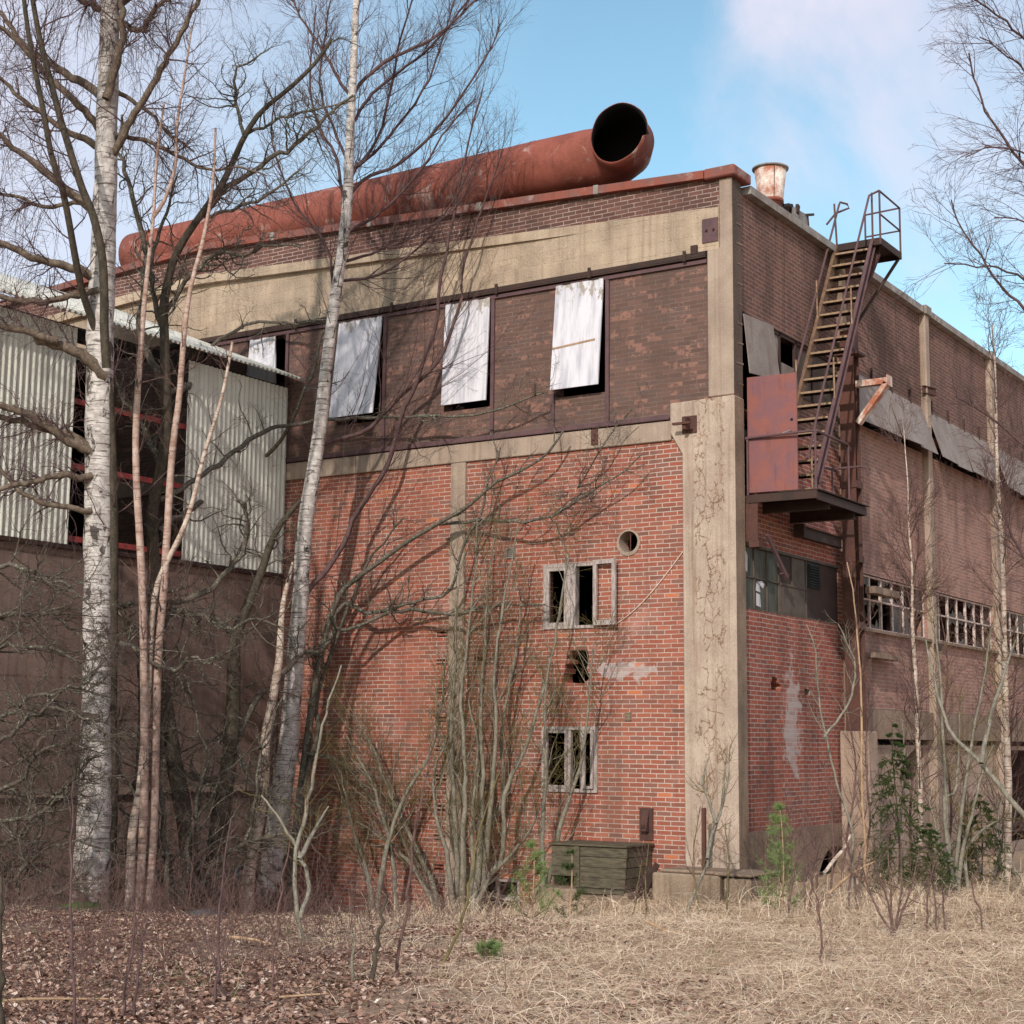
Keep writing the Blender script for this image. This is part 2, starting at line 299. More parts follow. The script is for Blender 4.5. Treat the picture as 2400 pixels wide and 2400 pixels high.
def simple(name, c, c2, s=8., rough=.8, bump=.3, aniso=(1, 1, 1), spec=.3):
    m, nt, b, oc = newmat(name, rough, spec); v = stretch(nt, oc, *aniso); a = noise(nt, v, s, 5., .65)
    setc(nt, b, mix(nt, ss(nt, a, .32, .68), lin(*c), lin(*c2)), a, bump, .01); return m
M['wood'] = simple('grey weathered wood', (186, 170, 164), (134, 118, 112), 6., aniso=(7, 7, .8))
M['wood_box'] = simple('mossy plank', (100, 90, 72), (66, 58, 48), 5., aniso=(1, 6, 6))
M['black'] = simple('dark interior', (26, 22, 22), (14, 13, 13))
M['interior'] = simple('interior plaster', (90, 84, 78), (60, 54, 50), 2.)
M['inner_steel'] = simple('painted machine', (52, 58, 60), (34, 38, 40), 3.)
M['string'] = simple('pale cable', (222, 196, 180), (186, 160, 146), 9.)
M['seam'] = simple('brown seam', (176, 140, 112), (150, 118, 96), 9.)
M['red_girt'] = simple('red painted steel', (160, 70, 66), (122, 52, 52), 6.)
M['teal'] = simple('teal painted metal', (40, 92, 98), (30, 62, 70), 9.)
M['moss'] = simple('moss', (62, 82, 34), (44, 58, 26), 14.)
M['tarp'] = simple('faded plastic sheet', (78, 88, 92), (54, 58, 62), 5., rough=.5)
M['sheet_dark'] = rust('dark stained sheet', (96, 84, 76), (78, 66, 60), (84, 62, 52), sc_=1.2, str_=.6)
M['bar'] = simple('flaking white paint', (214, 196, 188), (160, 132, 122), 20.)
M['conc_dark'] = concrete('darker concrete', (98, 80, 72), (76, 62, 56), streak=.5, rusty=.2)  # darker concrete for the upper column's yard side
m, nt, b, oc = newmat('white painted board', .6, .3); M['panel'] = m
sv = noise(nt, stretch(nt, oc, 9, 9, .7), 1., 5., .6); pe = noise(nt, stretch(nt, oc, 5, 5, 2.2), 1.6, 6., .7); z = nd(nt, 'ShaderNodeSeparateXYZ', {0: oc}).outputs['Z']
pz = mt(nt, 'ADD', pe, mt(nt, 'MULTIPLY', ss(nt, z, 10.2, 11.), .2))
c_ = mix(nt, ss(nt, sv, .4, .7), lin(212, 205, 210), lin(178, 172, 180)); c_ = mix(nt, mt(nt, 'MULTIPLY', ss(nt, noise(nt, stretch(nt, oc, 7, 7, .5), 1.3, 5.), .6, .75), .35), c_, lin(176, 142, 124))
c_ = mix(nt, mt(nt, 'MULTIPLY', ss(nt, pz, .68, .76), .9), c_, lin(150, 136, 122)); setc(nt, b, c_, pe, .1, .004)
m, nt, b, oc = newmat('cream corrugated sheet', .6, .3); M['corr'] = m
st = noise(nt, stretch(nt, oc, 4, 4, .3), 1., 5., .6); c_ = mix(nt, ss(nt, st, .45, .7), lin(214, 210, 198), lin(186, 182, 170)); c_ = mix(nt, mt(nt, 'MULTIPLY', ss(nt, noise(nt, oc, 3., 5., .7), .58, .72), .3), c_, lin(148, 120, 100)); setc(nt, b, c_)
m, nt, b, oc = newmat('broken window glass', .6, .15); M['glass'] = m
g_ = noise(nt, stretch(nt, oc, 1, 1, .5), 4., 5., .65); setc(nt, b, mix(nt, ss(nt, g_, .35, .65), lin(96, 84, 78), lin(62, 54, 50)))
m, nt, b, oc = newmat('dusty dark glass', .6, .15); M['glass_dirty'] = m
g_ = noise(nt, stretch(nt, oc, 2, 2, .6), 3., 6., .65); setc(nt, b, mix(nt, ss(nt, g_, .4, .7), lin(84, 82, 74), lin(58, 54, 48)))
def bark(name, c, c2, c3, s=14., lich=.4, stretchz=.4):
    m, nt, b, oc = newmat(name, .9, .15); a = noise(nt, stretch(nt, oc, 1, 1, stretchz), s, 4., .65); l = noise(nt, oc, s*2.2, 3., .6)
    col = mix(nt, ss(nt, a, .35, .65), lin(*c), lin(*c2)); col = mix(nt, mt(nt, 'MULTIPLY', ss(nt, l, .55, .68), lich), col, lin(*c3)); setc(nt, b, col, a, .5, .01); return m
M['bark_dark'] = bark('dark mossy bark', (84, 72, 62), (60, 54, 46), (98, 106, 86), lich=.5)
M['bark_lichen'] = bark('lichened bark', (104, 92, 82), (76, 70, 60), (158, 166, 150), lich=.7)
M['bark_willow'] = bark('grey green bark', (138, 128, 114), (110, 102, 90), (164, 162, 148), lich=.5)
M['bark_olive'] = bark('olive twig', (118, 104, 66), (92, 80, 56), (120, 70, 54), lich=.3)
M['twig'] = bark('purple brown twig', (104, 80, 78), (80, 62, 62), (122, 96, 90), lich=.25)
M['twig_red'] = bark('red brown twig', (112, 84, 78), (84, 64, 60), (140, 112, 100), lich=.35)
M['twig_tan'] = bark('straw stem', (178, 146, 118), (150, 120, 94), (196, 170, 144), lich=.4)
M['limb'] = bark('birch limb', (122, 106, 92), (90, 76, 66), (160, 146, 128), lich=.5, s=9.)
def birch(name, white, grey, dark, blot=.5, band=1.):
    m, nt, b, oc = newmat(name, .75, .2)
    ln = noise(nt, stretch(nt, oc, 3, 3, 34), 1., 3., .6); bl = noise(nt, stretch(nt, oc, 3.2, 3.2, 2.2), 1.2, 6., .7, .5); sm = noise(nt, oc, 8., 5., .65)
    col = mix(nt, ss(nt, sm, .35, .65), lin(*white), lin(*grey)); col = mix(nt, mt(nt, 'MULTIPLY', ss(nt, ln, .54, .64), .85*band), col, lin(*dark))
    z = nd(nt, 'ShaderNodeSeparateXYZ', {0: oc}).outputs['Z']; thr = mt(nt, 'ADD', bl, mt(nt, 'MULTIPLY', ss(nt, z, 1.1, .0), .16))
    col = mix(nt, mt(nt, 'MULTIPLY', ss(nt, thr, .70-.2*blot, .76-.2*blot), .92), col, lin(58, 48, 44)); setc(nt, b, col, mt(nt, 'SUBTRACT', sm, mt(nt, 'MULTIPLY', bl, .6)), .4, .015); return m
M['birch'] = birch('white birch bark', (214, 204, 198), (168, 156, 150), (92, 78, 72), .72)
M['birch_y'] = birch('young birch bark', (206, 188, 174), (170, 144, 128), (110, 82, 70), .34)
M['birch_pink'] = birch('peeling pink bark', (194, 168, 156), (160, 128, 114), (122, 88, 76), .34, .8)
def toned(name, stops, rough=.9, trans=0.):
    m, nt, b, oc = newmat(name, rough, .15); at_ = nd(nt, 'ShaderNodeAttribute', attribute_name='tone').outputs['Fac']
    setc(nt, b, ramp(nt, at_, [(p, lin(*c)) for p, c in stops])); return m
M['leaf'] = toned('dead leaves', [(0, (66, 46, 40)), (.3, (116, 84, 72)), (.6, (158, 124, 106)), (.88, (196, 168, 150)), (1, (230, 214, 202))])
M['straw'] = toned('dead grass', [(0, (130, 104, 84)), (.35, (184, 156, 130)), (.75, (220, 194, 166)), (1, (238, 220, 198))])
M['green'] = toned('fresh grass', [(0, (70, 92, 44)), (1, (116, 136, 66))])
M['needle'] = toned('pine needles', [(0, (78, 98, 54)), (.5, (110, 134, 78)), (1, (152, 164, 108))])
M['spruce'] = toned('spruce needles', [(0, (36, 50, 28)), (.5, (52, 70, 36)), (1, (80, 96, 50))])
m, nt, b, oc = newmat('ground cover', .95, .1); M['ground'] = m
sp = nd(nt, 'ShaderNodeSeparateXYZ', {0: oc}); lat = mt(nt, 'ADD', mt(nt, 'MULTIPLY', mt(nt, 'SUBTRACT', sp.outputs[0], CAM[0]), float(RT0[0])), mt(nt, 'MULTIPLY', mt(nt, 'SUBTRACT', sp.outputs[1], CAM[1]), float(RT0[1])))
g1 = noise(nt, oc, .9, 5., .65); g2 = noise(nt, oc, 22., 5., .7); g3 = noise(nt, stretch(nt, oc, 1, 1, 1), 5., 4., .6)
lf = ss(nt, mt(nt, 'ADD', lat, mt(nt, 'MULTIPLY', mt(nt, 'SUBTRACT', g1, .5), 4.)), -2.2, 1.6)
ca = ramp(nt, g2, [(.25, lin(84, 64, 56)), (.5, lin(132, 106, 92)), (.75, lin(176, 150, 134))]); cb_ = ramp(nt, g2, [(.25, lin(128, 104, 84)), (.5, lin(178, 150, 124)), (.75, lin(214, 190, 162))])
c_ = mix(nt, mt(nt, 'MULTIPLY', mt(nt, 'SUBTRACT', 1., lf), ss(nt, noise(nt, oc, .7, 4., .6), .56, .66)), mix(nt, lf, ca, cb_), lin(64, 46, 40)); c_ = mix(nt, mt(nt, 'MULTIPLY', ss(nt, g3, .6, .75), .35), c_, lin(112, 106, 76)); setc(nt, b, c_, g2, .8, .03)

# ================================================================== GROUND
gx = np.concatenate([[-900, -300, -120, -60], np.arange(-30, 30.01, .22), [60, 120, 300, 900]]); gy = np.concatenate([[-900, -300, -100, -50], np.arange(-27, 8.01, .22), np.arange(9, 40, 1.), [80, 150, 400, 1500]])
X, Y = np.meshgrid(gx, gy, indexing='ij'); Z = gz(X, Y); nx, ny = X.shape
ii = (np.arange(nx-1)[:, None]*ny+np.arange(ny-1)[None, :]).ravel()
g = fastmesh('ground', np.stack([X, Y, Z], -1).reshape(-1, 3), np.stack([ii, ii+ny, ii+ny+1, ii+1], -1), M['ground']); tag(g, kind='structure')

# ================================================================== FACTORY BUILDING (front along -x, side along +y, corner at the origin)
B = thing('factory_building', (0, 0, 0), 'derelict two storey brick factory with a cracked concrete corner column and broken windows', 'factory')
YB = .05; XB = -.06
def arc(cx, cz, r, n=24): return [(cx+r*math.cos(i*2*math.pi/n), cz+r*math.sin(i*2*math.pi/n)) for i in range(n)]
XL = -25.6
rf = lambda x: .055*min(-x, 25.6+x, 12.8)              # low gable
# --- front: lower red brick field
slots = [(z, -6.25, -6.0) for z in (4.6, 4.08, 3.535, 3.0, 2.46, 1.92, 1.36, .82, .28)]
hole_poly = [(-3.42, 3.66), (-3.0, 3.64), (-2.9, 3.72), (-2.9, 3.80), (-2.95, 3.90), (-2.92, 3.96), (-2.90, 4.12), (-2.93, 4.235), (-3.30, 4.235), (-3.30, 4.16), (-3.36, 4.155), (-3.36, 4.08), (-3.31, 4.07), (-3.31, 4.0), (-3.4, 3.99), (-3.4, 3.91), (-3.36, 3.9), (-3.37, 3.83), (-3.43, 3.82)]
holes = [rect(-3.85, -2.73, 4.62, 5.80), hole_poly, rect(-3.86, -2.71, 1.72, 2.88), arc(-2.088, 6.13, .19), rect(-5.33, -4.33, -.55, .14), rect(-5.36, -5.2, 4.08, 4.16)]
for z, a, b in slots: holes += [rect(a, b, z+.02, z+.05), rect(a, b, z-.05, z-.02)]
mb = holed(MB(), rect(-10.4, -.9, -1.4, 7.9), holes, 'y', YB, YB+.32); mb.build('brick_wall', M['brick_red'], B)
# --- front: upper sooty brick field with hatch openings
hat = [(-3.63, -2.56), (-6.16, -5.07), (-8.82, -7.66), (-11.3, -10.22)]
mb = holed(MB(), rect(XL, -.44, 8.2, 11.08), [rect(a, b, 8.9, 11.0) for a, b in hat], 'y', YB, YB+.3); mb.build('brick_wall', M['brick_soot'], B)
MB().box((XL, YB, -1.4), (-10.42, YB+.3, 8.19)).build('brick_wall', M['brick_soot'], B)
# --- parapet
mb = MB(); pz = lambda x: 11.94+rf(x); ct = lambda x: 12.47+rf(x)
mb.prism([(-.25, pz(-.25)), (-.25, ct(-.25)), (-12.8, ct(-12.8)), (XL, ct(XL)), (XL, pz(XL)), (-12.8, pz(-12.8))], YB-.01, YB+.3, 'y'); mb.build('brick_wall', M['brick_parapet'], B)
# --- tapered concrete roof beam, web recessed between flanges
mb = MB(); xs = [-.252, -3.05, -4.2, -6., -8., -12.8, -20., XL]; bot = 11.2
def rec(x): return float(np.interp(-x, [3.05, 4.2, 8., 13.], [0, .05, .10, .14]))
secs = []
for x in xs:
    top = 11.95+rf(x) if x > -13 else 11.95+rf(x); fl = top-.17-.03*min(1, max(0, (-x-3)/8)); r = rec(x); b1 = bot+.26
    secs.append([(0, bot), (0, b1), (r, b1+.05), (r, fl), (0, fl-.002), (0, top), (.4, top), (.4, bot)])
V = [(x, y, z) for x, s_ in zip(xs, secs) for y, z in s_]; Fc = []
for i in range(len(xs)-1):
    for j in range(8): Fc.append((i*8+j, i*8+(j+1) % 8, (i+1)*8+(j+1) % 8, (i+1)*8+j))
Fc += [tuple(range(8)), tuple(range((len(xs)-1)*8, len(xs)*8))]
bm_ = MB().add(V, Fc).build('roof_beam', M['conc_beam'], B)
MB().box((-.57, -.02, 11.34), (-.262, -.001, 11.775)).build('anchor_plate', M['rust_purple'], B)
ap = [c for c in B.children if c.name.startswith('anchor_plate')][0]
for x in (-.48, -.34): MB().tube([(x, -.022, 11.56), (x, -.055, 11.56)], .022, 6).build('bolt', M['rust'], ap)
# --- rusty rail and frame under the beam
mb = MB()
mb.box((-14, -.05, 11.075), (-.5, .04, 11.10)); mb.box((-14, -.05, 11.105), (-.5, -.035, 11.185)); mb.box((-14, -.03, 11.10), (-.5, .048, 11.185))
for x in (-.9, -2.85, -4.9, -7.4, -9.9): mb.box((x-.03, -.075, 11.05), (x+.03, -.052, 11.24))
mb.box((-.78, -.06, 11.16), (-.66, -.004, 11.32))
mb.build('steel_rail', M['rust_dark'], B)
MB().box((-14, .0, 10.985), (-.5, .046, 11.055)).build('steel_frame', M['rust_purple'], B)
for a, b in hat:
    mb = MB(); mb.box((b+.012, .005, 8.335), (b+.085, .046, 10.983)); mb.build('steel_post', M['rust_purple'], B)
MB().box((-3.72, .01, 8.335), (-3.64, .046, 8.98)).build('steel_post', M['rust_purple'], B)
# --- white top-hung hatches, pushed open at the foot
def hatch(tl, tr, br, bl, out, lab):
    mb = MB(); q = [(tl[0], -.005, tl[1]), (tr[0], -.005, tr[1]), (br[0], -out, br[1]), (bl[0], -out, bl[1])]
    mb.add(q+[(x, y+.03, z) for x, y, z in q], [(0, 1, 2, 3), (7, 6, 5, 4), (0, 4, 5, 1), (1, 5, 6, 2), (2, 6, 7, 3), (3, 7, 4, 0)])
    o = mb.build('hatch', M['panel'], B); o['label'] = lab
    for t in (.15, .75):
        x = tl[0]+(tr[0]-tl[0])*t; MB().box((x, -.022, tl[1]-.005), (x+.16, -.006, tl[1]+.022)).build('hinge', M['rust_dark'], o)
    return o
h1 = hatch((-3.60, 11.02), (-2.585, 11.02), (-2.585, 9.0), (-3.60, 9.0), .2, 'white hatch with a brown seam, pushed open at the foot')
MB().bar((-3.595, -.128, 9.79), (-2.69, -.122, 9.86), .012, .035).build('seam', M['seam'], h1)
hatch((-6.12, 11.02), (-5.085, 11.02), (-5.085, 9.0), (-6.12, 9.0), .11, 'white hatch with peeling paint along its top')
hatch((-8.78, 11.02), (-7.68, 11.02), (-7.68, 9.0), (-8.78, 9.0), .26, 'white hatch behind the leaning birch, pushed open')
hatch((-11.2, 10.98), (-10.5, 10.98), (-10.28, 9.2), (-11.2, 9.2), .16, 'grey white hatch hanging askew above the shed roof')
# --- angle iron and floor beam
mb = MB(); mb.box((XL, -.03, 8.245), (-1.24, .045, 8.255)); mb.box((XL, -.03, 8.257), (-1.24, -.018, 8.335)); mb.build('steel_angle', M['rust_purple'], B)
MB().box((XL, 0, 7.87), (-1.22, .34, 8.222)).build('floor_beam', M['conc'], B, bevel=.012)
mb = MB().box((-2.83, -.02, 7.93), (-2.69, -.001, 8.215)); mb.box((-2.80, -.05, 8.02), (-2.74, -.021, 8.12)); mb.build('anchor_plate', M['rust'], B)
# --- stepped corner column with a haunch
col = [(0, -1.2), (0, 12.47), (-.25, 12.47), (-.25, 11.22), (-.49, 11.21), (-.485, 8.55), (-1.235, 8.53), (-1.235, 8.0), (-1.0, 7.6), (-.985, -1.2)]
cu = MB().prism([(0, 8.56), (0, 12.47), (-.25, 12.47), (-.25, 11.22), (-.49, 11.21), (-.488, 8.56)], 0, .4, 'y').build('concrete_column', [M['conc'], M['conc_dark']], B, bevel=.018)
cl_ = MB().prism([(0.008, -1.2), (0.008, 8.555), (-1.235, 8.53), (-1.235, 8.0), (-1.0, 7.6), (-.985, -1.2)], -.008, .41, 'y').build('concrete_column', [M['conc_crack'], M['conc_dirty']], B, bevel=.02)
for o_ in (cu, cl_):                                      # the side that faces the yard takes the darker second concrete
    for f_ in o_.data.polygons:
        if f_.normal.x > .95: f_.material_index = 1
mb = MB(); rng = random.Random(4)                        # spalled ties down the column's side
for z in np.arange(.5, 12.2, .36):
    a = rng.uniform(.08, .22); mb.add([(.0095, a, z), (.0095, .395, z+.01), (.0095, .40, z+rng.uniform(.02, .06)), (.0095, a+.04, z+.02)], [(0, 1, 2, 3)])
mb.build('spalled_patch', M['conc_dirty'], B)
# wall bracket on the column's shoulder
mb = MB().box((-.98, -.035, 7.96), (-.70, -.012, 8.26)); mb.box((-1.06, -.26, 8.08), (-.72, -.2, 8.12)); mb.box((-.88, -.22, 8.0), (-.82, -.036, 8.22)); mb.build('wall_bracket', M['rust'], B)
# --- thin pilaster left of the windows
MB().box((-5.94, -.012, -1.3), (-5.60, YB+.2, 7.862)).build('concrete_pilaster', M['conc'], B, bevel=.015)
# --- windows of the front
def frame(mb, x0, x1, z0, z1, y0, y1, t):
    mb.box((x0, y0, z0), (x0+t, y1, z1)); mb.box((x1-t, y0, z0), (x1, y1, z1)); mb.box((x0+t, y0, z0), (x1-t, y1, z0+t)); mb.box((x0+t, y0, z1-t), (x1-t, y1, z1)); return mb
w = MB(); frame(w, -3.848, -2.732, 4.622, 5.798, .015, .16, .055); w.box((-3.345, .012, 4.68), (-3.165, .15, 5.74)); w = w.build('window', M['wood'], B)
c = frame(MB(), -3.79, -3.35, 4.68, 5.74, .02, .07, .06).build('casement', M['wood'], w)
# open sash, swung out on its right jamb
mb = MB(); hx, hy = -2.76, -.005; ca_, sa_ = math.cos(R_(9)), math.sin(R_(9)); L_ = .50
def sp_(s, d): return (hx+s*ca_-d*sa_, hy-s*sa_-d*ca_)
for s0, s1, z0, z1 in ((0, .075, 4.66, 5.83), (L_-.075, L_, 4.66, 5.83), (.075, L_-.075, 4.66, 4.75), (.075, L_-.075, 5.75, 5.83)):
    p = [sp_(s0, 0), sp_(s1, 0), sp_(s1, .045), sp_(s0, .045)]; mb.prism(p, z0, z1, 'z')
mb.build('casement', M['wood'], w)['label'] = 'empty casement swung wide open'
w = MB(); frame(w, -3.858, -2.712, 1.722, 2.878, .012, .14, .06); w.box((-3.32, .02, 1.78), (-3.255, .1, 2.82)); w.box((-3.06, .02, 1.78), (-3.0, .1, 2.82)); w = w.build('window', M['wood'], B)
frame(MB(), -3.79, -3.33, 1.79, 2.81, .015, .06, .05).build('casement', M['wood'], w)
c2 = frame(MB(), -2.985, -2.775, 1.79, 2.81, -.03, .01, .05).build('casement', M['wood'], w)
w = MB(); frame(w, -5.328, -4.332, -.548, .138, .06, .16, .05); w.box((-4.86, .07, -.5), (-4.80, .14, .09)); w.box((-5.27, .075, -.24), (-4.39, .145, -.15)); w = w.build('window', M['wood'], B); w['label'] = 'low basement window in the grass'
# round opening: concrete ring and a half plate behind
mb = MB(); o_, i_ = arc(-2.088, 6.11, .235, 28), arc(-2.088, 6.13, .188, 28); n = 28
V = [(x, .03, z) for x, z in o_]+[(x, .026, z) for x, z in i_]+[(x, .3, z) for x, z in i_]+[(x, .06, z) for x, z in o_]
mb.add(V, [(i, (i+1) % n, (i+1) % n+n, i+n) for i in range(n)]+[(i+n, (i+1) % n+n, (i+1) % n+2*n, i+2*n) for i in range(n)]+[(i, (i+1) % n, (i+1) % n+3*n, i+3*n) for i in range(n)])
rg = mb.build('round_opening', M['conc'], B); MB().tube([(-2.08, .1, 5.96), (-2.08, .1, 6.31)], .012, 6).build('rod', M['rust'], rg)
# vent grilles
def grille(x0, x1, z0, z1, m_, lab):
    mb = MB(); mb.box((x0, .035, z0), (x1, .046, z1)); k = 6
    for i in range(k): z = z0+(z1-z0)*(i+.5)/k; mb.box((x0+.012, .012, z-.009), (x1-.012, .034, z+.009))
    o = mb.build('vent_grille', m_, B); o['label'] = lab
grille(-2.17, -2.03, 2.98, 3.13, M['conc_dirty'], 'small louvred air brick right of the lower window'); grille(-4.67, -4.48, 5.96, 6.17, M['zinc'], 'square louvred air brick right of the thin pilaster')
# bolted rust bracket near the ground
mb = MB().box((-1.87, .02, .95), (-1.61, .046, 1.49)); mb.prism([(.018, 1.45), (-.09, 1.16), (-.09, 1.1), (.018, 1.08)], -1.80, -1.68, 'x'); mb.tube([(-1.74, -.07, 1.2), (-1.74, -.12, 1.18)], .035, 8); mb.build('wall_bracket', M['rust'], B)
# cable hanging from the column to the open sash
p0, p1 = np.array([-1.0, -.012, 5.9]), np.array([-2.45, .03, 4.63]); pts = []
for t in np.linspace(0, 1, 18): q = p0*(1-t)+p1*t; q[2] -= .75*t*(1-t)*(.6+.4*t); q[1] = .03; pts.append(q)
MB().tube(pts, .011, 5).build('cable', M['string'], B)

# --- coping along the front and the side
mb = MB(); t = .15
def cop(xa, xb): mb.prism([(xa, ct(xa)+.005), (xb, ct(xb)+.005), (xb, ct(xb)+.005+t), (xa, ct(xa)+.005+t)], -.09, .42, 'y')
ed = [-.5, -2.7, -5.3, -8., -10.6, -12.8, -16, -20, XL]
for a, b in zip(ed[:-1], ed[1:]): cop(a-.004, b+.004)
mb.build('coping', M['rust_flash'], B)
mb = MB()
for x in ed[1:5]: mb.prism([(x-.05, ct(x)+.0), (x+.05, ct(x)-.003), (x+.05, ct(x)+.166), (x-.05, ct(x)+.17)], -.096, .43, 'y')
mb.build('coping_joint', M['zinc'], B)
MB().box((-.495, -.1, 12.475), (.10, .62, 12.665)).build('coping', M['rust_flash'], B, bevel=.02)
mb = MB()
for a in np.arange(.63, 33, 2.45): mb.box((XB-.3, a, 12.33), (.09, a+2.44, 12.475))
mb.build('coping', M['zinc'], B)

# --- side wall: bays between pilasters
PY = [5.0, 10.05, 15.1, 20.15, 25.2, 30.2]
def lum(y0, z0, y1, z1): return rect(y0, y1, z0, z1)
up_h = [lum(.46, 9.07, 4.9, 10.16), ]
# bay one: doorway joins the strip
door_strip = [(.46, 6.86), (1.5, 6.86), (1.5, 9.07), (4.86, 9.07), (4.86, 10.16), (.46, 10.16)]
mb = holed(MB(), rect(.38, 5.02, 8.4, 12.325), [[(.46, 8.41), (1.5, 8.41), (1.5, 9.07), (4.86, 9.07), (4.86, 10.16), (.46, 10.16)]], 'x', XB, XB-.32); mb.build('brick_wall', M['brick_side_top'], B)
mb = holed(MB(), rect(.38, 5.02, 6.10, 8.397), [rect(.46, 1.5, 6.86, 8.39)], 'x', XB, XB-.32); mb.build('brick_wall', M['brick_side_base'], B)
mb = holed(MB(), rect(.38, 5.02, 1.12, 6.097), [rect(.46, 4.8, 4.9, 6.05), [(1.55, 3.55), (1.95, 3.53), (1.98, 3.62), (1.86, 3.68), (1.84, 3.76), (1.60, 3.78), (1.58, 3.7), (1.52, 3.68)], [(3.02, 3.50), (3.30, 3.49), (3.32, 3.60), (3.05, 3.61)]], 'x', XB, XB-.32); mb.build('brick_wall', M['brick_side_base'], B)
mb = holed(MB(), rect(.38, 5.02, -1.2, 1.117), [[(3.5, .25), (4.0, .12), (4.75, .2), (4.8, .62), (4.5, .72), (4.1, .70), (3.8, .58)]], 'x', XB+.03, XB-.3); mb.build('foundation_wall', M['conc_dirty'], B)
for i in range(5):
    a, b = PY[i]+.1, PY[i+1]+.1
    mb = holed(MB(), rect(a, b, 9.6, 12.325), [rect(PY[i]+.3, PY[i+1]-.02, 9.61, 10.16)], 'x', XB, XB-.32); mb.build('brick_wall', M['brick_side_top'], B)
    mb = holed(MB(), rect(a, b, 3.32, 9.597), [rect(PY[i]+.3, PY[i+1]-.02, 9.1, 9.59), rect(PY[i]+.32, PY[i+1]-.02, 4.92, 6.04)], 'x', XB, XB-.32); mb.build('brick_wall', M['brick_side_low'], B)
    MB().box((XB-.3, a, 2.72), (.03, b, 3.31)).build('floor_beam', M['conc_dirty'], B)
    hs = [] if i else [[(PY[1]-1.9, 1.9), (PY[1]-.3, 1.85), (PY[1]-.3, 2.55), (PY[1]-.9, 2.52), (PY[1]-1.5, 2.3)]]
    mb = holed(MB(), rect(a, b, -1.5, 2.6), hs if i != 2 else [rect(a+.2, b-.2, .2, 2.5)], 'x', XB-.06, XB-.35); mb.build('foundation_wall', M['conc_base'], B)
    # sill
    MB().box((-.05, PY[i]+.29, 4.86), (.05, PY[i+1]-.01, 4.918)).build('window_sill', M['conc_dirty'], B)
for i, y in enumerate(PY):
    if i: MB().box((XB-.2, y, -1.2), (.08, y+.27, 12.32)).build('concrete_pilaster', M['conc'], B, bevel=.015)
    else: MB().box((XB-.2, y, -1.2), (.06, y+.24, 12.32)).build('concrete_pilaster', M['conc_dirty'], B, bevel=.015)
    if i: MB().box((XB, y-.05, 12.31), (.14, y+.32, 12.52)).build('pilaster_cap', M['zinc'], B, bevel=.01)
def ibeam(mb, p, q, h=.16, wd=.1, tf=.014):
    mb.bar(p, q, .012, h); d = np.array((0, 0, h/2)); mb.bar(np.array(p)+d, np.array(q)+d, wd, tf); mb.bar(np.array(p)-d, np.array(q)-d, wd, tf); return mb
ibeam(MB(), (.02, 9.94, 10.55), (.16, 10.42, 10.55)).build('beam_stub', M['rust'], B)
mb = MB().box((.085, 10.0, 6.1), (.16, 10.36, 6.3)); mb.box((.085, 9.9, 6.04), (.2, 10.1, 6.08)); mb.build('beam_stub', M['conc_dirty'], B)
MB().box((.085, 10.02, 4.68), (.17, 10.38, 4.83)).build('beam_stub', M['rust_dark'], B)
MB().box((.085, 15.07, 5.95), (.17, 15.42, 6.08)).build('beam_stub', M['rust_dark'], B)
# tilted sheet hatches of the bays behind the steel post
rng = random.Random(8)
for i in range(5):
    a, b = PY[i]+.32, PY[i+1]-.04; n = 4; wd = (b-a)/n
    for k in range(n):
        y0, y1 = a+k*wd+.006, a+(k+1)*wd-.006; o = .36+rng.uniform(-.03, .05)
        o2 = o+(.06 if (i == 0 and k == 2) else rng.uniform(-.02, .02)); y1 = y1-(.05 if (i == 0 and k == 2) else 0)
        q = [(XB+.02, y0, 10.15), (XB+.02, y1+(.05 if (i == 0 and k == 2) else 0), 10.15), (XB+o2, y1, 9.04), (XB+o, y0, 9.04+rng.uniform(-.02, .02))]
        MB().add(q+[(x-.012, y, z-.004) for x, y, z in q], [(0, 1, 2, 3), (7, 6, 5, 4), (0, 4, 5, 1), (1, 5, 6, 2), (2, 6, 7, 3), (3, 7, 4, 0)]).build('sheet_hatch', M['sheet'], B)
    for y in np.arange(a+.3, b, 1.2): MB().box((XB-.02, y, 10.1), (XB+.05, y+.035, 10.42)).build('hatch_hook', M['rust_dark'], B)
q = [onY(*p_, 0) for p_ in ()]
pts = [(.02, 8.35, 9.95), (.06, 8.5, 9.72), (.08, 8.9, 9.62), (.09, 9.4, 9.66), (.1, 10.0, 9.7), (.1, 10.15, 9.72)]
MB().tube(pts, .012, 5).build('cable', M['string'], B)
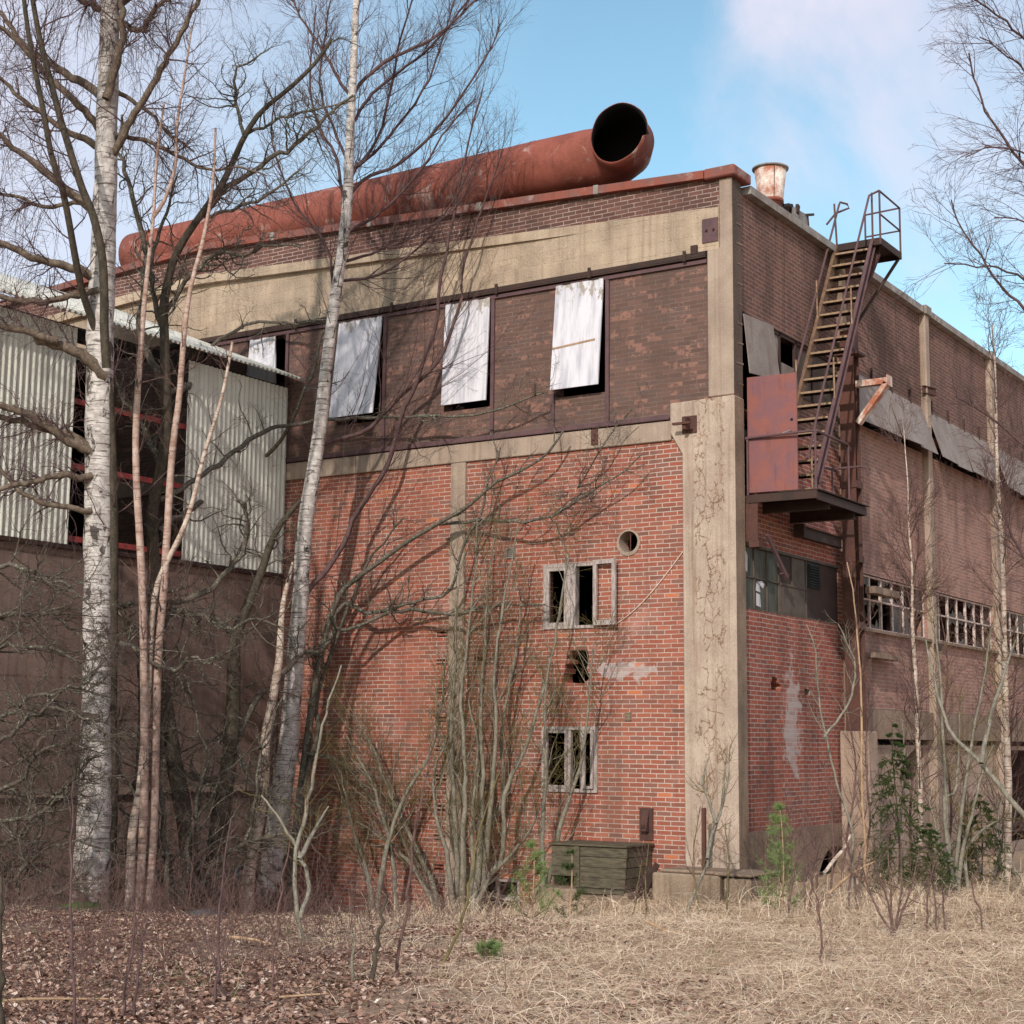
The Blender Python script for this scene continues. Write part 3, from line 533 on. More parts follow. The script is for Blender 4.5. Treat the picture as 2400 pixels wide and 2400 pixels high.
# broken steel windows of the further bays
for i in range(5):
    a, b = PY[i]+.33, PY[i+1]-.03; z0, z1 = 4.93, 6.03; n = 7; rng = np.random.default_rng(30+i); mb = MB(); ys = np.linspace(a, b, n+1)
    for j, y in enumerate(ys): mb.box((XB-.11, y-.026, z0), (XB-.055, y+.026, z1))
    zm = z0+.55*(z1-z0)
    for z in (z0+.02, zm, z1-.02): mb.box((XB-.105, a, z-.017), (XB-.05, b, z+.017))
    w = mb.build('window', M['bar'], B); w['label'] = 'long steel window with broken panes'
    gm = MB()
    for j in range(n):
        for za, zb in ((z0, zm), (zm, z1)):
            kind = rng.random(); y0, y1 = ys[j]+.026, ys[j+1]-.026; x = XB-.085
            if kind < .13: gm.box((x, y0, za+.018), (x+.004, y1, zb-.018))
            else:                                        # jagged remains along an edge or two
                for side in range(4):
                    if rng.random() < .55:
                        k = 7; tt = np.linspace(0, 1, k); dp = rng.uniform(.02, .26, k)*rng.uniform(.4, 1); dp[0] = rng.uniform(0, .1)
                        for t0, t1, d0, d1 in zip(tt[:-1], tt[1:], dp[:-1], dp[1:]):
                            Wd, Hd = y1-y0, zb-za-.036; za_ = za+.018; zb_ = zb-.018
                            P = {0: [(y0+Wd*t0, zb_), (y0+Wd*t1, zb_), (y0+Wd*t1, zb_-d1), (y0+Wd*t0, zb_-d0)], 1: [(y0+Wd*t0, za_), (y0+Wd*t1, za_), (y0+Wd*t1, za_+d1), (y0+Wd*t0, za_+d0)],
                                 2: [(y0, za_+Hd*t0), (y0, za_+Hd*t1), (y0+d1*.7, za_+Hd*t1), (y0+d0*.7, za_+Hd*t0)], 3: [(y1, za_+Hd*t0), (y1, za_+Hd*t1), (y1-d1*.7, za_+Hd*t1), (y1-d0*.7, za_+Hd*t0)]}[side]
                            gm.add([(x+side*.0008, p, q_) for p, q_ in P], [(0, 1, 2, 3)])
    gm.build('broken_glass', M['glass'], w)
# ledge bars on the second bay
mb = MB(); mb.box((.0, 6.1, 5.62), (.22, 7.5, 5.76)); mb.build('beam_stub', M['conc_dirty'], B)
mb = MB(); mb.box((.0, 5.9, 4.32), (.25, 7.6, 4.42)); mb.build('beam_stub', M['conc_dirty'], B)
# --- bay one: window strip over the door
mb = MB()
for y in (1.72, 2.2, 2.95, 3.75, 4.85): mb.box((XB-.08, y-.03, 9.08), (XB-.02, y+.03, 10.15))
mb.box((XB-.08, .46, 10.09), (XB-.02, 4.86, 10.155)); mb.box((XB-.08, 1.5, 9.075), (XB-.02, 4.86, 9.12)); strip = mb.build('window', M['rust_dark'], B); strip['label'] = 'window strip with missing sheets over the red door'
MB().box((XB-.07, 1.75, 9.35), (XB-.05, 2.17, 10.1)).build('sheet_pane', M['sheet'], strip)
MB().box((XB-.07, 2.98, 9.1), (XB-.05, 3.72, 10.1)).build('sheet_pane', M['sheet_dark'], strip)
MB().box((XB-.07, 3.78, 9.1), (XB-.05, 4.82, 10.1)).build('sheet_pane', M['sheet_dark'], strip)
MB().box((XB-.075, 2.28, 9.1), (XB-.055, 2.95, 9.62)).build('sheet_pane', M['sheet'], strip)
q = [(.0, .45, 10.1), (-.0, 1.72, 10.16), (.07, 1.86, 9.15), (.10, .47, 9.02)]
MB().add(q+[(x-.014, y, z-.004) for x, y, z in q], [(0, 1, 2, 3), (7, 6, 5, 4), (0, 4, 5, 1), (1, 5, 6, 2), (2, 6, 7, 3), (3, 7, 4, 0)]).build('sheet_hatch', M['sheet'], B)['label'] = 'streaked sheet hatch above the red door'
# red steel door, standing open away from the wall
dr = MB(); a = R_(4); dx, dy = math.cos(a), math.sin(a)
P = [(.02, .50), (.02+.90*dx, .50+.90*dy), (.02+.90*dx-.045*dy, .50+.90*dy+.045*dx), (.02-.045*dy, .545)]
dr = MB().prism(P, 6.90, 8.95, 'z').build('door', M['rust_door'], B, bevel=.006); dr['label'] = 'rust red steel door standing open'
hx = .02+.80*dx; hy = .50+.80*dy
MB().tube([(hx, hy, 7.93), (hx, hy-.05, 7.93), (hx-.14, hy-.055, 7.90)], .012, 6).build('handle', M['zinc'], dr)
MB().tube([(hx+.01, hy-.001, 8.13), (hx+.01, hy-.006, 8.13)], .026, 10).build('lock_hole', M['black'], dr)
# bay one lower window: glazed sheets, boards, flap, louvre
mb = MB()
for y in (.95, 1.5, 2.02): mb.box((XB-.06, y-.012, 4.92), (XB-.02, y+.012, 6.02))
mb.box((XB-.06, .47, 5.46), (XB-.02, 2.02, 5.484)); mb.box((XB-.06, .47, 6.0), (XB+.02, 4.8, 6.05)); mb.box((XB-.06, .47, 4.9), (XB+.0, 4.8, 4.935)); mb.box((XB-.05, 2.03, 5.44), (XB, 3.22, 5.49)); mb.box((XB-.05, 2.55, 5.49), (XB, 2.6, 6.0)); mb.box((XB-.05, 3.2, 4.935), (XB, 3.24, 6.0))
lw = mb.build('window', M['sheet_dark'], B); lw['label'] = 'boarded window under the stair landing'
gl = MB()
for y0, y1 in ((.475, .94), (.965, 1.49), (1.515, 2.005)):
    for z0, z1 in ((4.94, 5.455), (5.49, 5.995)): gl.box((XB-.05, y0, z0), (XB-.045, y1, z1))
gl.build('dusty_glass', M['glass_dirty'], lw)
mb = MB()
for p in ([(1.05, 5.0), (1.25, 4.98), (1.22, 5.2), (1.05, 5.22)], [(1.03, 5.26), (1.24, 5.24), (1.2, 5.36), (1.07, 5.4)], [(1.1, 5.42), (1.35, 5.32), (1.42, 5.4), (1.3, 5.45)], [(.55, 5.6), (.7, 5.55), (.72, 5.85), (.6, 5.95)]):
    mb.add([(XB-.043, a_, b_) for a_, b_ in p], [(0, 1, 2, 3)])
mb.build('torn_paper', M['panel'], lw)
MB().box((XB-.045, 2.04, 5.495), (XB-.02, 2.545, 5.995)).build('sheet_pane', M['rust_dark'], lw)
MB().box((XB-.045, 2.605, 5.495), (XB-.02, 3.19, 5.995)).build('sheet_pane', M['sheet_dark'], lw)
fl = MB().box((XB-.045, 2.04, 4.94), (XB-.012, 3.19, 5.435)).build('flap_door', M['sheet_dark'], lw)
MB().box((XB-.045, 3.245, 4.94), (XB-.02, 4.8, 5.995)).build('sheet_pane', M['rust_dark'], lw)
mb = MB(); mb.box((XB-.018, 3.3, 5.5), (XB-.012, 3.9, 5.98))
for z in np.arange(5.53, 5.97, .05): mb.bar((XB+.012, 3.32, z), (XB+.012, 3.88, z), .035, .012, (0.6, 0, 1))
mb.build('louvre', M['inner_steel'], lw)
# --- rusty steel column on its stone pier, with caps and arm
mb = MB(); cx0, cy0 = .10, 4.66
mb.box((cx0, cy0, 2.86), (cx0+.30, cy0+.022, 10.2)); mb.box((cx0, cy0+.28, 2.86), (cx0+.30, cy0+.302, 10.2)); mb.box((cx0+.14, cy0+.022, 2.86), (cx0+.16, cy0+.28, 10.2))
for z in (10.2, ): mb.box((cx0-.06, cy0-.06, z), (cx0+.42, cy0+.36, z+.05))
for z in (7.55, 6.1, 4.8): mb.box((cx0-.02, cy0-.02, z), (cx0+.32, cy0+.32, z+.14))
mb.box((cx0+.03, cy0+.0, 10.25), (cx0+.3, cy0+.3, 10.7))
mb.build('steel_column', M['rust'], B)
MB().prism([(-.02, -1.2), (.62, -1.2), (.55, 2.857), (-.02, 2.857)], 4.62, 5.12, 'y').build('concrete_pier', M['conc_base'], B, bevel=.02)
mb = MB(); za = 9.62
mb.box((.402, 4.74, za-.06), (1.05, 4.90, za+.06)); mb.bar((.42, 4.82, za-.78), (1.02, 4.82, za-.04), .16, .10); mb.box((1.052, 4.68, za-.1), (1.075, 4.96, za+.1)); mb.build('wall_bracket', M['vent'], B)
mb = MB(); ibeam(mb, (.1, 2.6, 6.47), (.1, 4.6, 6.47), .2, .1); mb.box((0, 2.52, 6.36), (.2, 2.6, 6.6)); mb.build('beam_stub', M['rust_dark'], B)
# --- roof, rear, floors: closes the shell so the inside is dark
mb = MB(); rz = lambda x: 12.30+rf(x)
mb.prism([(-.2, rz(-.2)), (-12.8, rz(-12.8)), (XL+.2, rz(XL+.2)), (XL+.2, rz(XL)-.2), (-12.8, rz(-12.8)-.25), (-.2, rz(0)-.2)], .31, 35, 'y'); mb.build('roof', M['rust_dark'], B)
mb = MB().box((XL, 35, -1.2), (-.06, 35.3, 12.4)); mb.box((XL, .37, -1.2), (XL+.3, 34.99, 12.35)); mb.build('rear_wall', M['brick_side_low'], B)
MB().box((XL+.31, .38, 8.0), (-.39, 34.9, 8.2)).build('floor_slab', M['interior'], B)
MB().box((XL+.31, .38, -1.2), (-.39, 34.9, -.8)).build('floor_slab', M['interior'], B)
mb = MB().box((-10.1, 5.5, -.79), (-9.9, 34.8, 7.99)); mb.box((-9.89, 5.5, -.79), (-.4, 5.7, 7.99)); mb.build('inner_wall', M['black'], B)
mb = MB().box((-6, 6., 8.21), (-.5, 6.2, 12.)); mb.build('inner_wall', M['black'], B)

# ================================================================== things on and against the factory
# --- rust red duct lying on the roof with an elbow towards the viewer
axY, axZ, RP = .93, 13.74, .58
pt = thing('roof_duct', (-8, axY, 13.16), 'long rust red steel duct with a torn open mouth lying along the roof edge', 'duct')
k = 40; th = np.arange(k)*2*np.pi/k
def ring(c, n_, up_, r): n_ = np.array(n_, float)/np.linalg.norm(n_); a_ = np.cross(up_, n_); a_ /= np.linalg.norm(a_); b__ = np.cross(n_, a_); return [np.array(c)+r*(a_*math.cos(t_)+b__*math.sin(t_)) for t_ in th]
mb = MB(); rings = []; xe = -2.37
for x in [-15.7, -15.,  -14.95, -13, -12.95, -9.6, -9.55, -7.2, -7.15, -5.0, -4.95, -3.4]: rings.append(ring((x, axY, axZ), (1, 0, 0), (0, 0, 1), RP+(.006 if int(abs(x)*20) % 3 == 0 else 0)))
for ang in (0, 22.5, 45, 67.5, 90):                      # mitred elbow
    a = R_(ang); c = (-3.08+.64*math.sin(a), axY-.0-.64*(1-math.cos(a))+.06, axZ+.05*ang/90); rings.append(ring(c, (math.cos(a), -math.sin(a), 0.03), (0, 0, 1), RP))
c_end = np.array([xe-.02, .18, axZ+.09]); rings.append(ring(c_end, (0, -1, .04), (0, 0, 1), RP))
last = len(rings)-1
for i in range(k):                                       # torn rim
    ang = (math.degrees(th[i])+360) % 360; rings[last][i] = rings[last][i]+np.array([0, .022*math.sin(2*th[i]+.6)+.008*math.sin(7*th[i]+1), 0])
    if ang < 48 or ang > 352: rings[last][i] = rings[last][i]+np.array([0, .10, 0])
    if 342 < ang <= 352: rings[last][i] = rings[last][i]+np.array([0, .20, 0])
V = [p for r_ in rings for p in r_]; Fc = [(i*k+j, i*k+(j+1) % k, (i+1)*k+(j+1) % k, (i+1)*k+j) for i in range(last) for j in range(k)]
body = mb.add(V, Fc).build('duct_shell', M['rust_pipe'], pt, smooth_=True)
sm_ = body.modifiers.new('thickness', 'SOLIDIFY'); sm_.thickness = .012; sm_.offset = -1
body.data.materials.append(M['black']); sm_.material_offset = 1
for x in (-14.5, -11.5, -8.5, -5.5): MB().prism([(axY-.35, 12.5), (axY+.35, 12.5), (axY+.35, 13.30), (axY, 13.16), (axY-.35, 13.30)], x, x+.1, 'x').build('saddle', M['rust_dark'], pt)
for x in (-11.0, -7.4, -4.6): rr = [ring((x+d, axY, axZ), (1, 0, 0), (0, 0, 1), RP+.012) for d in (0, .05)]; MB().add(rr[0]+rr[1], [(j, (j+1) % k, (j+1) % k+k, j+k) for j in range(k)]).build('seam_band', M['rust_pipe'], pt, smooth_=True)
# --- flared ventilator on the roof
vx, vy = -1.0, 3.98; v0 = 13.24
vt = thing('roof_ventilator', (vx, vy, 12.4), 'flared pale metal roof ventilator with patches of rust', 'ventilator')
def lathe(prof, kk=32): return [(vx+r*math.cos(i*2*math.pi/kk), vy+r*math.sin(i*2*math.pi/kk), z) for r, z in prof for i in range(kk)], [(a*kk+i, a*kk+(i+1) % kk, (a+1)*kk+(i+1) % kk, (a+1)*kk+i) for a in range(len(prof)-1) for i in range(kk)]
zt = onX(1805, 395, vx)[2]; zb = onX(1805, 470, vx)[2]
rt_ = .343; rb = .245
ob = MB().add(*lathe([(rb, zb), (rt_-.02, zt-.03), (rt_-.03, zt-.03), (rb-.012, zb)])).build('flared_hood', M['vent'], vt, smooth_=True)
MB().add(*lathe([(rt_-.02, zt-.035), (rt_+.02, zt-.03), (rt_+.025, zt), (rt_-.01, zt+.012), (rt_-.03, zt-.03)])).build('rim', M['zinc'], vt, smooth_=True)
MB().add(*lathe([(rb-.02, 12.4), (rb-.02, zb-.05), (rb+.014, zb-.045), (rb+.014, zb+.012), (rb-.01, zb+.014)])).build('neck', M['rust_pipe'], vt, smooth_=True)
MB().bar((vx+rb*.62+.006, vy-rb*.78-.006, zb), (vx+rt_*.60, vy-rt_*.77, zt-.03), .012, .012).build('seam', M['rust'], vt)
# --- wrecked housing next to it
hz = thing('wrecked_roof_box', (-1.0, 5.6, 12.4), 'collapsed grey roof box with buckled sheet sides behind the ventilator', 'roof box')
q0 = onX(1850, 490, -.8)
mb = MB(); P = lambda px, py, X=-.8: tuple(onX(px, py, X))
mb.add([P(1853, 520), P(1857, 484), P(1895, 505), P(1900, 560), P(1868, 545)], [(0, 1, 2, 3, 4)])
mb.add([P(1857, 484), P(1895, 505), P(1895, 505, -1.5), P(1857, 484, -1.5)], [(0, 1, 2, 3)]); mb.add([P(1853, 520), P(1853, 520, -1.5), P(1857, 484, -1.5), P(1857, 484)], [(0, 1, 2, 3)]); mb.build('buckled_sheet', M['zinc'], hz)
mb = MB(); mb.bar(P(1822, 483), P(1855, 480), .05, .04); mb.bar(P(1832, 492), P(1834, 476), .05, .05); mb.bar(P(1834, 492, -1.2), P(1857, 486, -1.2), .06, .12); mb.bar(P(1868, 500), P(1870, 481), .06, .1); mb.bar(P(1888, 504), P(1906, 503), .05, .05); mb.bar(P(1893, 506), P(1894, 540), .03, .03)
mb.bar(P(1830, 520, -1.3), P(1830, 486, -1.3), .5, .3); mb.build('bent_framing', M['rust_dark'], hz)

# --- steel stair with its two landings
ST = thing('steel_stair', (.5, 2.8, 6.78), 'rusty outdoor steel stair climbing the side wall to a railed landing at roof level', 'stair')
XA, XC = .10, .80
def stp(z): return 1.44+(z-6.85)/1.68
ys, zs = 1.44, 6.85; ye, ze = stp(12.42), 12.42
for x, nm in ((XA, 0), (XC, 1)):
    mb = MB(); d_ = np.array([0, ye-ys, ze-zs]); d_ /= np.linalg.norm(d_); nrm = np.array([0, -d_[2], d_[1]])
    a, b = np.array([x, ys, zs]), np.array([x, ye, ze]); s_ = -1 if nm == 0 else 1
    mb.bar(a, b, .012, .17, nrm)
    for o_ in (-.08, .08): mb.bar(a+nrm*o_+np.array([s_*.03, 0, 0]), b+nrm*o_+np.array([s_*.03, 0, 0]), .06, .012, nrm)
    mb.build('stringer', M['rust_purple'] if nm else M['tread'], ST)
tr = None; nT = 19
for i in range(nT):
    z = 7.06+i*(12.26-7.06)/(nT-1); y = stp(z)
    if tr is None:
        tr = MB().box((XA+.012, y-.11, z-.012), (XC-.012, y+.075, z)).box((XA+.012, y+.065, z-.045), (XC-.012, y+.075, z-.013)).build('tread', M['rust_dark'], ST)
        ns = MB().box((XA+.012, y-.118, z-.034), (XC-.012, y-.1105, z+.004)).build('nosing', M['rust_tread'], tr); y_, z_ = y, z
    else:
        o = tr.copy(); COL.objects.link(o); o.parent = ST; o.location = (0, y-y_, z-z_); c_n = ns.copy(); COL.objects.link(c_n); c_n.parent = o
def rail(name, pts, r=.022, m_='rust_purple'): return MB().tube(pts, r, 8).build(name, M[m_], ST)
hr = lambda z: stp(z)-.0
# handrails: parallel to the flight, carried on thin posts
rail('handrail', [onX(1893, 1075, .83), onX(1930, 905, .83), onX(1990, 650, .83), onX(2037, 458, .85), (.985, 4.735, 13.46)])
lh = onX(1969, 474, .06); rail('handrail', [onX(1846, 943, .06), onX(1905, 716, .06), onX(1966, 482, .06), lh, lh+np.array([.10, .12, -.02]), lh+np.array([.12, .18, -.09]), lh+np.array([.0, .1, -.15]), lh+np.array([-.12, .05, -.2]), lh+np.array([-.30, .0, -.42])])
for x, z0_, in ((XC+.02, 6.86), (XC+.02, 8.75), (XC+.02, 10.35), (XA-.03, 8.8), (XA-.03, 10.6)):
    y = stp(z0_); rail('rail_post', [(x, y, z0_+.02), (x, y-.02, z0_+.52*1.68+.02)], .016, 'rust_tread')
rail('rail_post', [(XA, 4.70, 12.4), (XA-.02, 4.64, 13.32)], .02)
# upper landing
ul = MB(); ul.box((-.10, 4.72, 12.36), (1.0, 4.745, 12.50)); ul.box((-.10, 5.90, 12.36), (1.0, 5.925, 12.50)); ul.box((.975, 4.746, 12.36), (1.0, 5.899, 12.50)); ul.box((-.10, 4.746, 12.47), (.974, 5.899, 12.492))
ibeam(ul, (-.05, 5.0, 12.36), (.86, 5.0, 12.36), .14, .1); ul.build('landing', M['rust_dark'], ST)
mb = MB(); mb.bar((.84, 5.0, 12.26), (.26, 4.86, 10.72), .08, .08, (0, 1, 0)); mb.build('strut', M['rust'], ST)
mb = MB(); mb.bar((.95, 5.86, 12.36), (.2, 5.0, 10.68), .05, .05, (0, 1, 0)); mb.build('strut', M['rust_dark'], ST)
pr = []
for p in ((XC+.03, 4.73), (.985, 4.735), (.985, 5.9), (.25, 5.9)): rail('rail_post', [(p[0], p[1], 12.37), (p[0], p[1], 13.44)], .02)
rail('handrail', [(.985, 4.74, 13.455), (.985, 5.9, 13.44), (.25, 5.9, 13.42)], .02)
rail('handrail', [(.985, 4.735, 12.98), (.985, 5.9, 12.96)], .018); rail('handrail', [(.985, 5.9, 12.96), (.25, 5.9, 12.95)], .018)
# lower landing, sagging deck on channels with a knee brace
ll = MB(); ll.box((.0, .46, 6.72), (1.30, .49, 6.86)); ll.box((1.27, .491, 6.70), (1.30, 2.80, 6.84)); ll.box((.0, 2.79, 6.70), (1.269, 2.82, 6.84)); ll.box((.0, .491, 6.80), (1.269, 2.789, 6.82)); ll.box((1.24, .45, 6.862), (1.34, 2.84, 6.876)); ll.box((.6, .45, 6.863), (1.239, .52, 6.88))
ibeam(ll, (.02, 1.1, 6.70), (1.26, 1.1, 6.70), .16, .1); ibeam(ll, (.02, 2.3, 6.68), (1.26, 2.3, 6.68), .18, .12); ll.build('landing', M['rust_dark'], ST)
mb = MB().box((.0, .44, 6.05), (.05, .62, 6.715)); mb.box((.05, .44, 5.95), (.24, .62, 6.05)); mb.box((.051, .44, 6.051), (.22, .452, 6.70)); mb.build('landing_bracket', M['rust'], ST)
mb = MB(); mb.bar((1.2, 2.5, 6.62), (.45, 4.55, 5.75), .07, .07); mb.build('strut', M['rust_dark'], ST)
mb = MB(); mb.bar((.05, 1.2, 6.25), (.14, 1.85, 5.55), .05, .06); mb.box((.06, 1.72, 5.6), (.12, 2.0, 5.62)); mb.build('strut', M['rust_purple'], ST)
for p in ((.03, .47), (1.28, .48), (1.28, 2.0)): rail('rail_post', [(p[0], p[1], 6.86), (p[0], p[1], 7.88)], .02)
rail('handrail', [(.0, .46, 7.86), (1.2, .47, 7.88), (1.28, .55, 7.885), (1.28, 1.95, 7.88), (1.28, 2.1, 7.8)], .022)
rail('handrail', [(.5, 2.2, 7.6), (.62, 2.85, 7.62), (1.2, 2.85, 7.62), (1.3, 2.85, 7.58), (1.32, 2.85, 7.45)], .022); rail('rail_post', [(.64, 2.84, 6.84), (.64, 2.84, 7.62)], .018)

# --- corrugated shed standing against the factory on the left
SX = -10.1
SH = thing('corrugated_shed', (SX-3, -4, -.6), 'shed with cream corrugated cladding, a gap of missing sheets and a plastered base', 'shed')
def corr(y0, y1, z0, z1, x, per=.128, amp=.02, d=8):
    n = int((y1-y0)/per*d); y = np.linspace(y0, y1, n+1); xx = x+amp*np.sin(y/per*2*np.pi)
    V = np.concatenate([np.stack([xx, y, np.full(n+1, z0)], 1), np.stack([xx, y, np.full(n+1, z1)], 1)]); i = np.arange(n); return V, np.stack([i, i+1, i+n+2, i+n+1], 1)
for y0, y1, z0 in ((-12.5, -5.72, 5.92), (-2.93, -.02, 5.94)):
    V, Fq = corr(y0, y1, z0, 9.80, SX+.03); fastmesh('corrugated_sheet', V, Fq, M['corr'], SH)
for z in (8.5, 7.34, 6.05): MB().box((SX-.08, -12.5, z-.05), (SX-.01, -.0, z+.05)).build('girt', M['red_girt'], SH)
mb = MB().box((SX-.32, -13, -1.5), (SX-.02, -.01, 5.85)); mb.build('plastered_wall', M['plaster'], SH)
MB().box((SX-.33, -13, 5.852), (SX+.06, -.012, 5.93)).build('ledge', M['rust_dark'], SH)
MB().box((SX-.33, -13, 1.6), (SX+.05, -.012, 1.72)).build('ledge', M['conc'], SH)
# roof of corrugated sheet running up from the eave, scalloped at its edge
per = .128; d = 8; n = int(13/per*d); y = np.linspace(-13, -.03, n+1); w_ = .024*np.sin(y/per*2*np.pi)
ex = SX+.42; sl_ = math.tan(R_(22)); V = []
for x in (ex, ex-1., ex-6.): V.append(np.stack([np.full(n+1, x), y, 9.95+(ex-x)*sl_+w_], 1))
for x in (ex-6., ex): V.append(np.stack([np.full(n+1, x), y, 9.95+(ex-x)*sl_+w_-.014], 1))
V = np.concatenate(V); i = np.arange(n); Fq = np.concatenate([np.stack([a*(n+1)+i, a*(n+1)+i+1, (a+1)*(n+1)+i+1, (a+1)*(n+1)+i], 1) for a in range(4)]+[np.stack([4*(n+1)+i, 4*(n+1)+i+1, i+1, i], 1)])
fastmesh('roof_sheet', V, Fq, M['corr'], SH)
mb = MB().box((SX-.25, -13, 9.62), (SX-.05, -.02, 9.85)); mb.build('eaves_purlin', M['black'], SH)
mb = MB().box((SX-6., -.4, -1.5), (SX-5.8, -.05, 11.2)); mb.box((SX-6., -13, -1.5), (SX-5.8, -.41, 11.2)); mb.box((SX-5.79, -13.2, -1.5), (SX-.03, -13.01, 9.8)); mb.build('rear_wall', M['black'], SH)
# --- timber box on a broken concrete plinth
bx = thing('plank_box', (-2.3, -.55, .2), 'grey plank box with a rotten front standing on the concrete plinth', 'box')
mb = MB(); X0, X1, Y0, Y1 = -3.05, -1.62, -.95, -.02
for j in range(4):
    z0 = .19+j*.17
    if j == 0: mb.box((-2.55, Y0, z0), (X1, Y0+.035, z0+.165))
    else: mb.box((X0, Y0+.003*j, z0), (X1+.01*j, Y0+.035+.003*j, z0+.162))
    mb.box((X0, Y0+.04, z0), (X0+.035, Y1, z0+.16)); mb.box((X1-.035, Y0+.045, z0+.002), (X1, Y1, z0+.16))
mb.box((-2.58, Y0-.03, .18), (-2.48, Y0-.002, .86)); mb.build('plank_side', M['wood_box'], bx)
mb = MB()
for j in range(5): mb.box((X0-.04, Y0-.04+j*.2, .872+.004*(j % 2)), (X1+.05, Y0+.15+j*.2, .90+.004*(j % 2)))
mb.build('lid', M['wood_box'], bx)
cp = thing('concrete_plinth', (-2.4, -.6, -.2), 'crumbling concrete plinth under the plank box by the brick wall', 'plinth')
mb = MB().box((-3.35, -1.12, -.9), (-2.45, .04, .16)); mb.box((-2.44, -1.05, -.9), (-1.95, .04, .1)); mb.box((-1.9, -1.1, -.9), (-1.5, .04, .15)); mb.build('concrete_block', M['conc_block'], cp, bevel=.03)
mb = MB().box((-2.46, -1.1, .11), (-1.55, -.2, .18)); mb.build('rotten_sill', M['wood_box'], cp)
fb = thing('foundation_block', (-.4, -.6, 0), 'low mossy concrete block at the foot of the corner column', 'concrete block')
mb = MB().box((-1.12, -.95, -.7), (.10, -.02, .50)); mb.box((.14, -.9, -.7), (.62, .25, .47)); mb.build('concrete_block', M['conc_block'], fb, bevel=.03)
mb = MB().box((-1.0, -.9, .505), (.2, -.1, .56)); mb.box((.0, -.95, .5), (.66, .2, .545)); mb.build('loose_slab', M['conc_dirty'], fb, bevel=.02)
mb = MB().box((.24, -.82, .3), (.34, -.74, .9)); 
rb_ = MB().bar((-.36, -.55, .4), (-.36, -.55, 1.55), .06, .06, (0, 1, 0)).build('rusty_stake', M['rust'], None); tag(rb_, 'short rusty steel stake standing in front of the corner column', 'stake')
rb_ = MB().bar((-1.55, -.6, -.1), (-1.15, -.7, .62), .1, .03, (0, 1, 0)).bar((-1.6, -.62, -.2), (-1.5, -.75, .2), .1, .03, (0, 1, 0)).build('bent_angle_iron', M['rust_dark'], None); tag(rb_, 'bent rusty angle iron leaning by the foundation block', 'scrap iron')
P0 = onX(565, 2046, SX+.03); tb = thing('wall_box', (SX, P0[1], P0[2]-.2), 'small teal metal box fixed low on the plastered wall', 'box')
MB().box((SX-.02, P0[1]-.14, P0[2]-.16), (SX+.10, P0[1]+.14, P0[2]+.16)).build('box_body', M['teal'], tb, bevel=.02); MB().box((SX+.101, P0[1]-.1, P0[2]-.02), (SX+.115, P0[1]-.06, P0[2]+.06)).build('latch', M['zinc'], tb)

# ================================================================== TREES AND SHRUBS
RG = {'A': (0, 0, .41408), 'B': (0, 800, .41408), 'C': (0, 1600, .41408), 'D': (800, 0, .41408), 'E': (800, 800, .41408), 'F': (800, 1600, .41408),
      'G': (1600, 0, .41408), 'H': (1600, 800, .41408), 'I': (1600, 1600, .41408), 'J': (300, 450, .4577), 'P': (0, 0, 1.)}
def px(s):                                               # 'A 10,20 30,40 B 5,6' -> pixel list
    out = []; r = RG['P']
    for t in s.split():
        if t in RG: r = RG[t]
        else: a, b = t.split(','); out.append((r[0]+float(a)*r[2], r[1]+float(b)*r[2]))
    return out
DF = lambda d: d
def wallD(x, y): return float(np.dot(onY(x, y, 0.)-CAM, FW))
def curve(s, D, w, n=None, wob=.0, rng=None):            # traced line at real distance(s) D (m), widths w in photo pixels
    q = px(s); m = len(q); wl = isinstance(D, tuple); g_ = D[1:] if wl else 0; D = [DF(D[0])] if wl else [DF(d) for d in np.atleast_1d(D)]; D = np.interp(np.linspace(0, 1, m), np.linspace(0, 1, len(np.atleast_1d(D))), np.atleast_1d(D))
    if wl: s_ = smooth(np.linspace(0, 1, m), 0, .45); D = D*(1-s_)+s_*np.array([wallD(a, b)-g for (a, b), g in zip(q, np.linspace(g_[0], g_[1], m))])   # arms that grow along the factory wall
    pts = np.array([at(a, b, d) for (a, b), d in zip(q, D)]); w = np.atleast_1d(w).astype(float)
    L = np.concatenate([[0], np.cumsum(np.linalg.norm(np.diff(pts, axis=0), axis=1))]); t = L/L[-1]
    n = n or max(8, m*3); tt = np.linspace(0, 1, n)
    # Catmull-Rom through the traced points
    e = np.vstack([2*pts[0]-pts[1], pts, 2*pts[-1]-pts[-2]]); i = np.clip(np.searchsorted(t, tt, 'right')-1, 0, m-2); f = ((tt-t[i])/np.maximum(t[i+1]-t[i], 1e-9))[:, None]
    p0, p1, p2, p3 = e[i], e[i+1], e[i+2], e[i+3]
    P = .5*((2*p1)+(-p0+p2)*f+(2*p0-5*p1+4*p2-p3)*f**2+(-p0+3*p1-3*p2+p3)*f**3)
    R = np.interp(tt, np.linspace(0, 1, len(w)), w)/2/F_PX*np.interp(tt, np.linspace(0, 1, m), D)
    if rng is not None and wob: P[1:-1] += rng.normal(0, wob, (n-2, 3))
    return P, R
def resamp(P, R, n):
    L = np.concatenate([[0], np.cumsum(np.linalg.norm(np.diff(P, axis=0), axis=1))]); t = np.linspace(0, L[-1], n)
    return np.stack([np.interp(t, L, P[:, c]) for c in range(3)], 1), np.interp(t, L, R)
def stack(cs, n=12): z = [resamp(P, R, n) for P, R in cs]; return np.stack([a for a, _ in z]), np.stack([b for _, b in z])
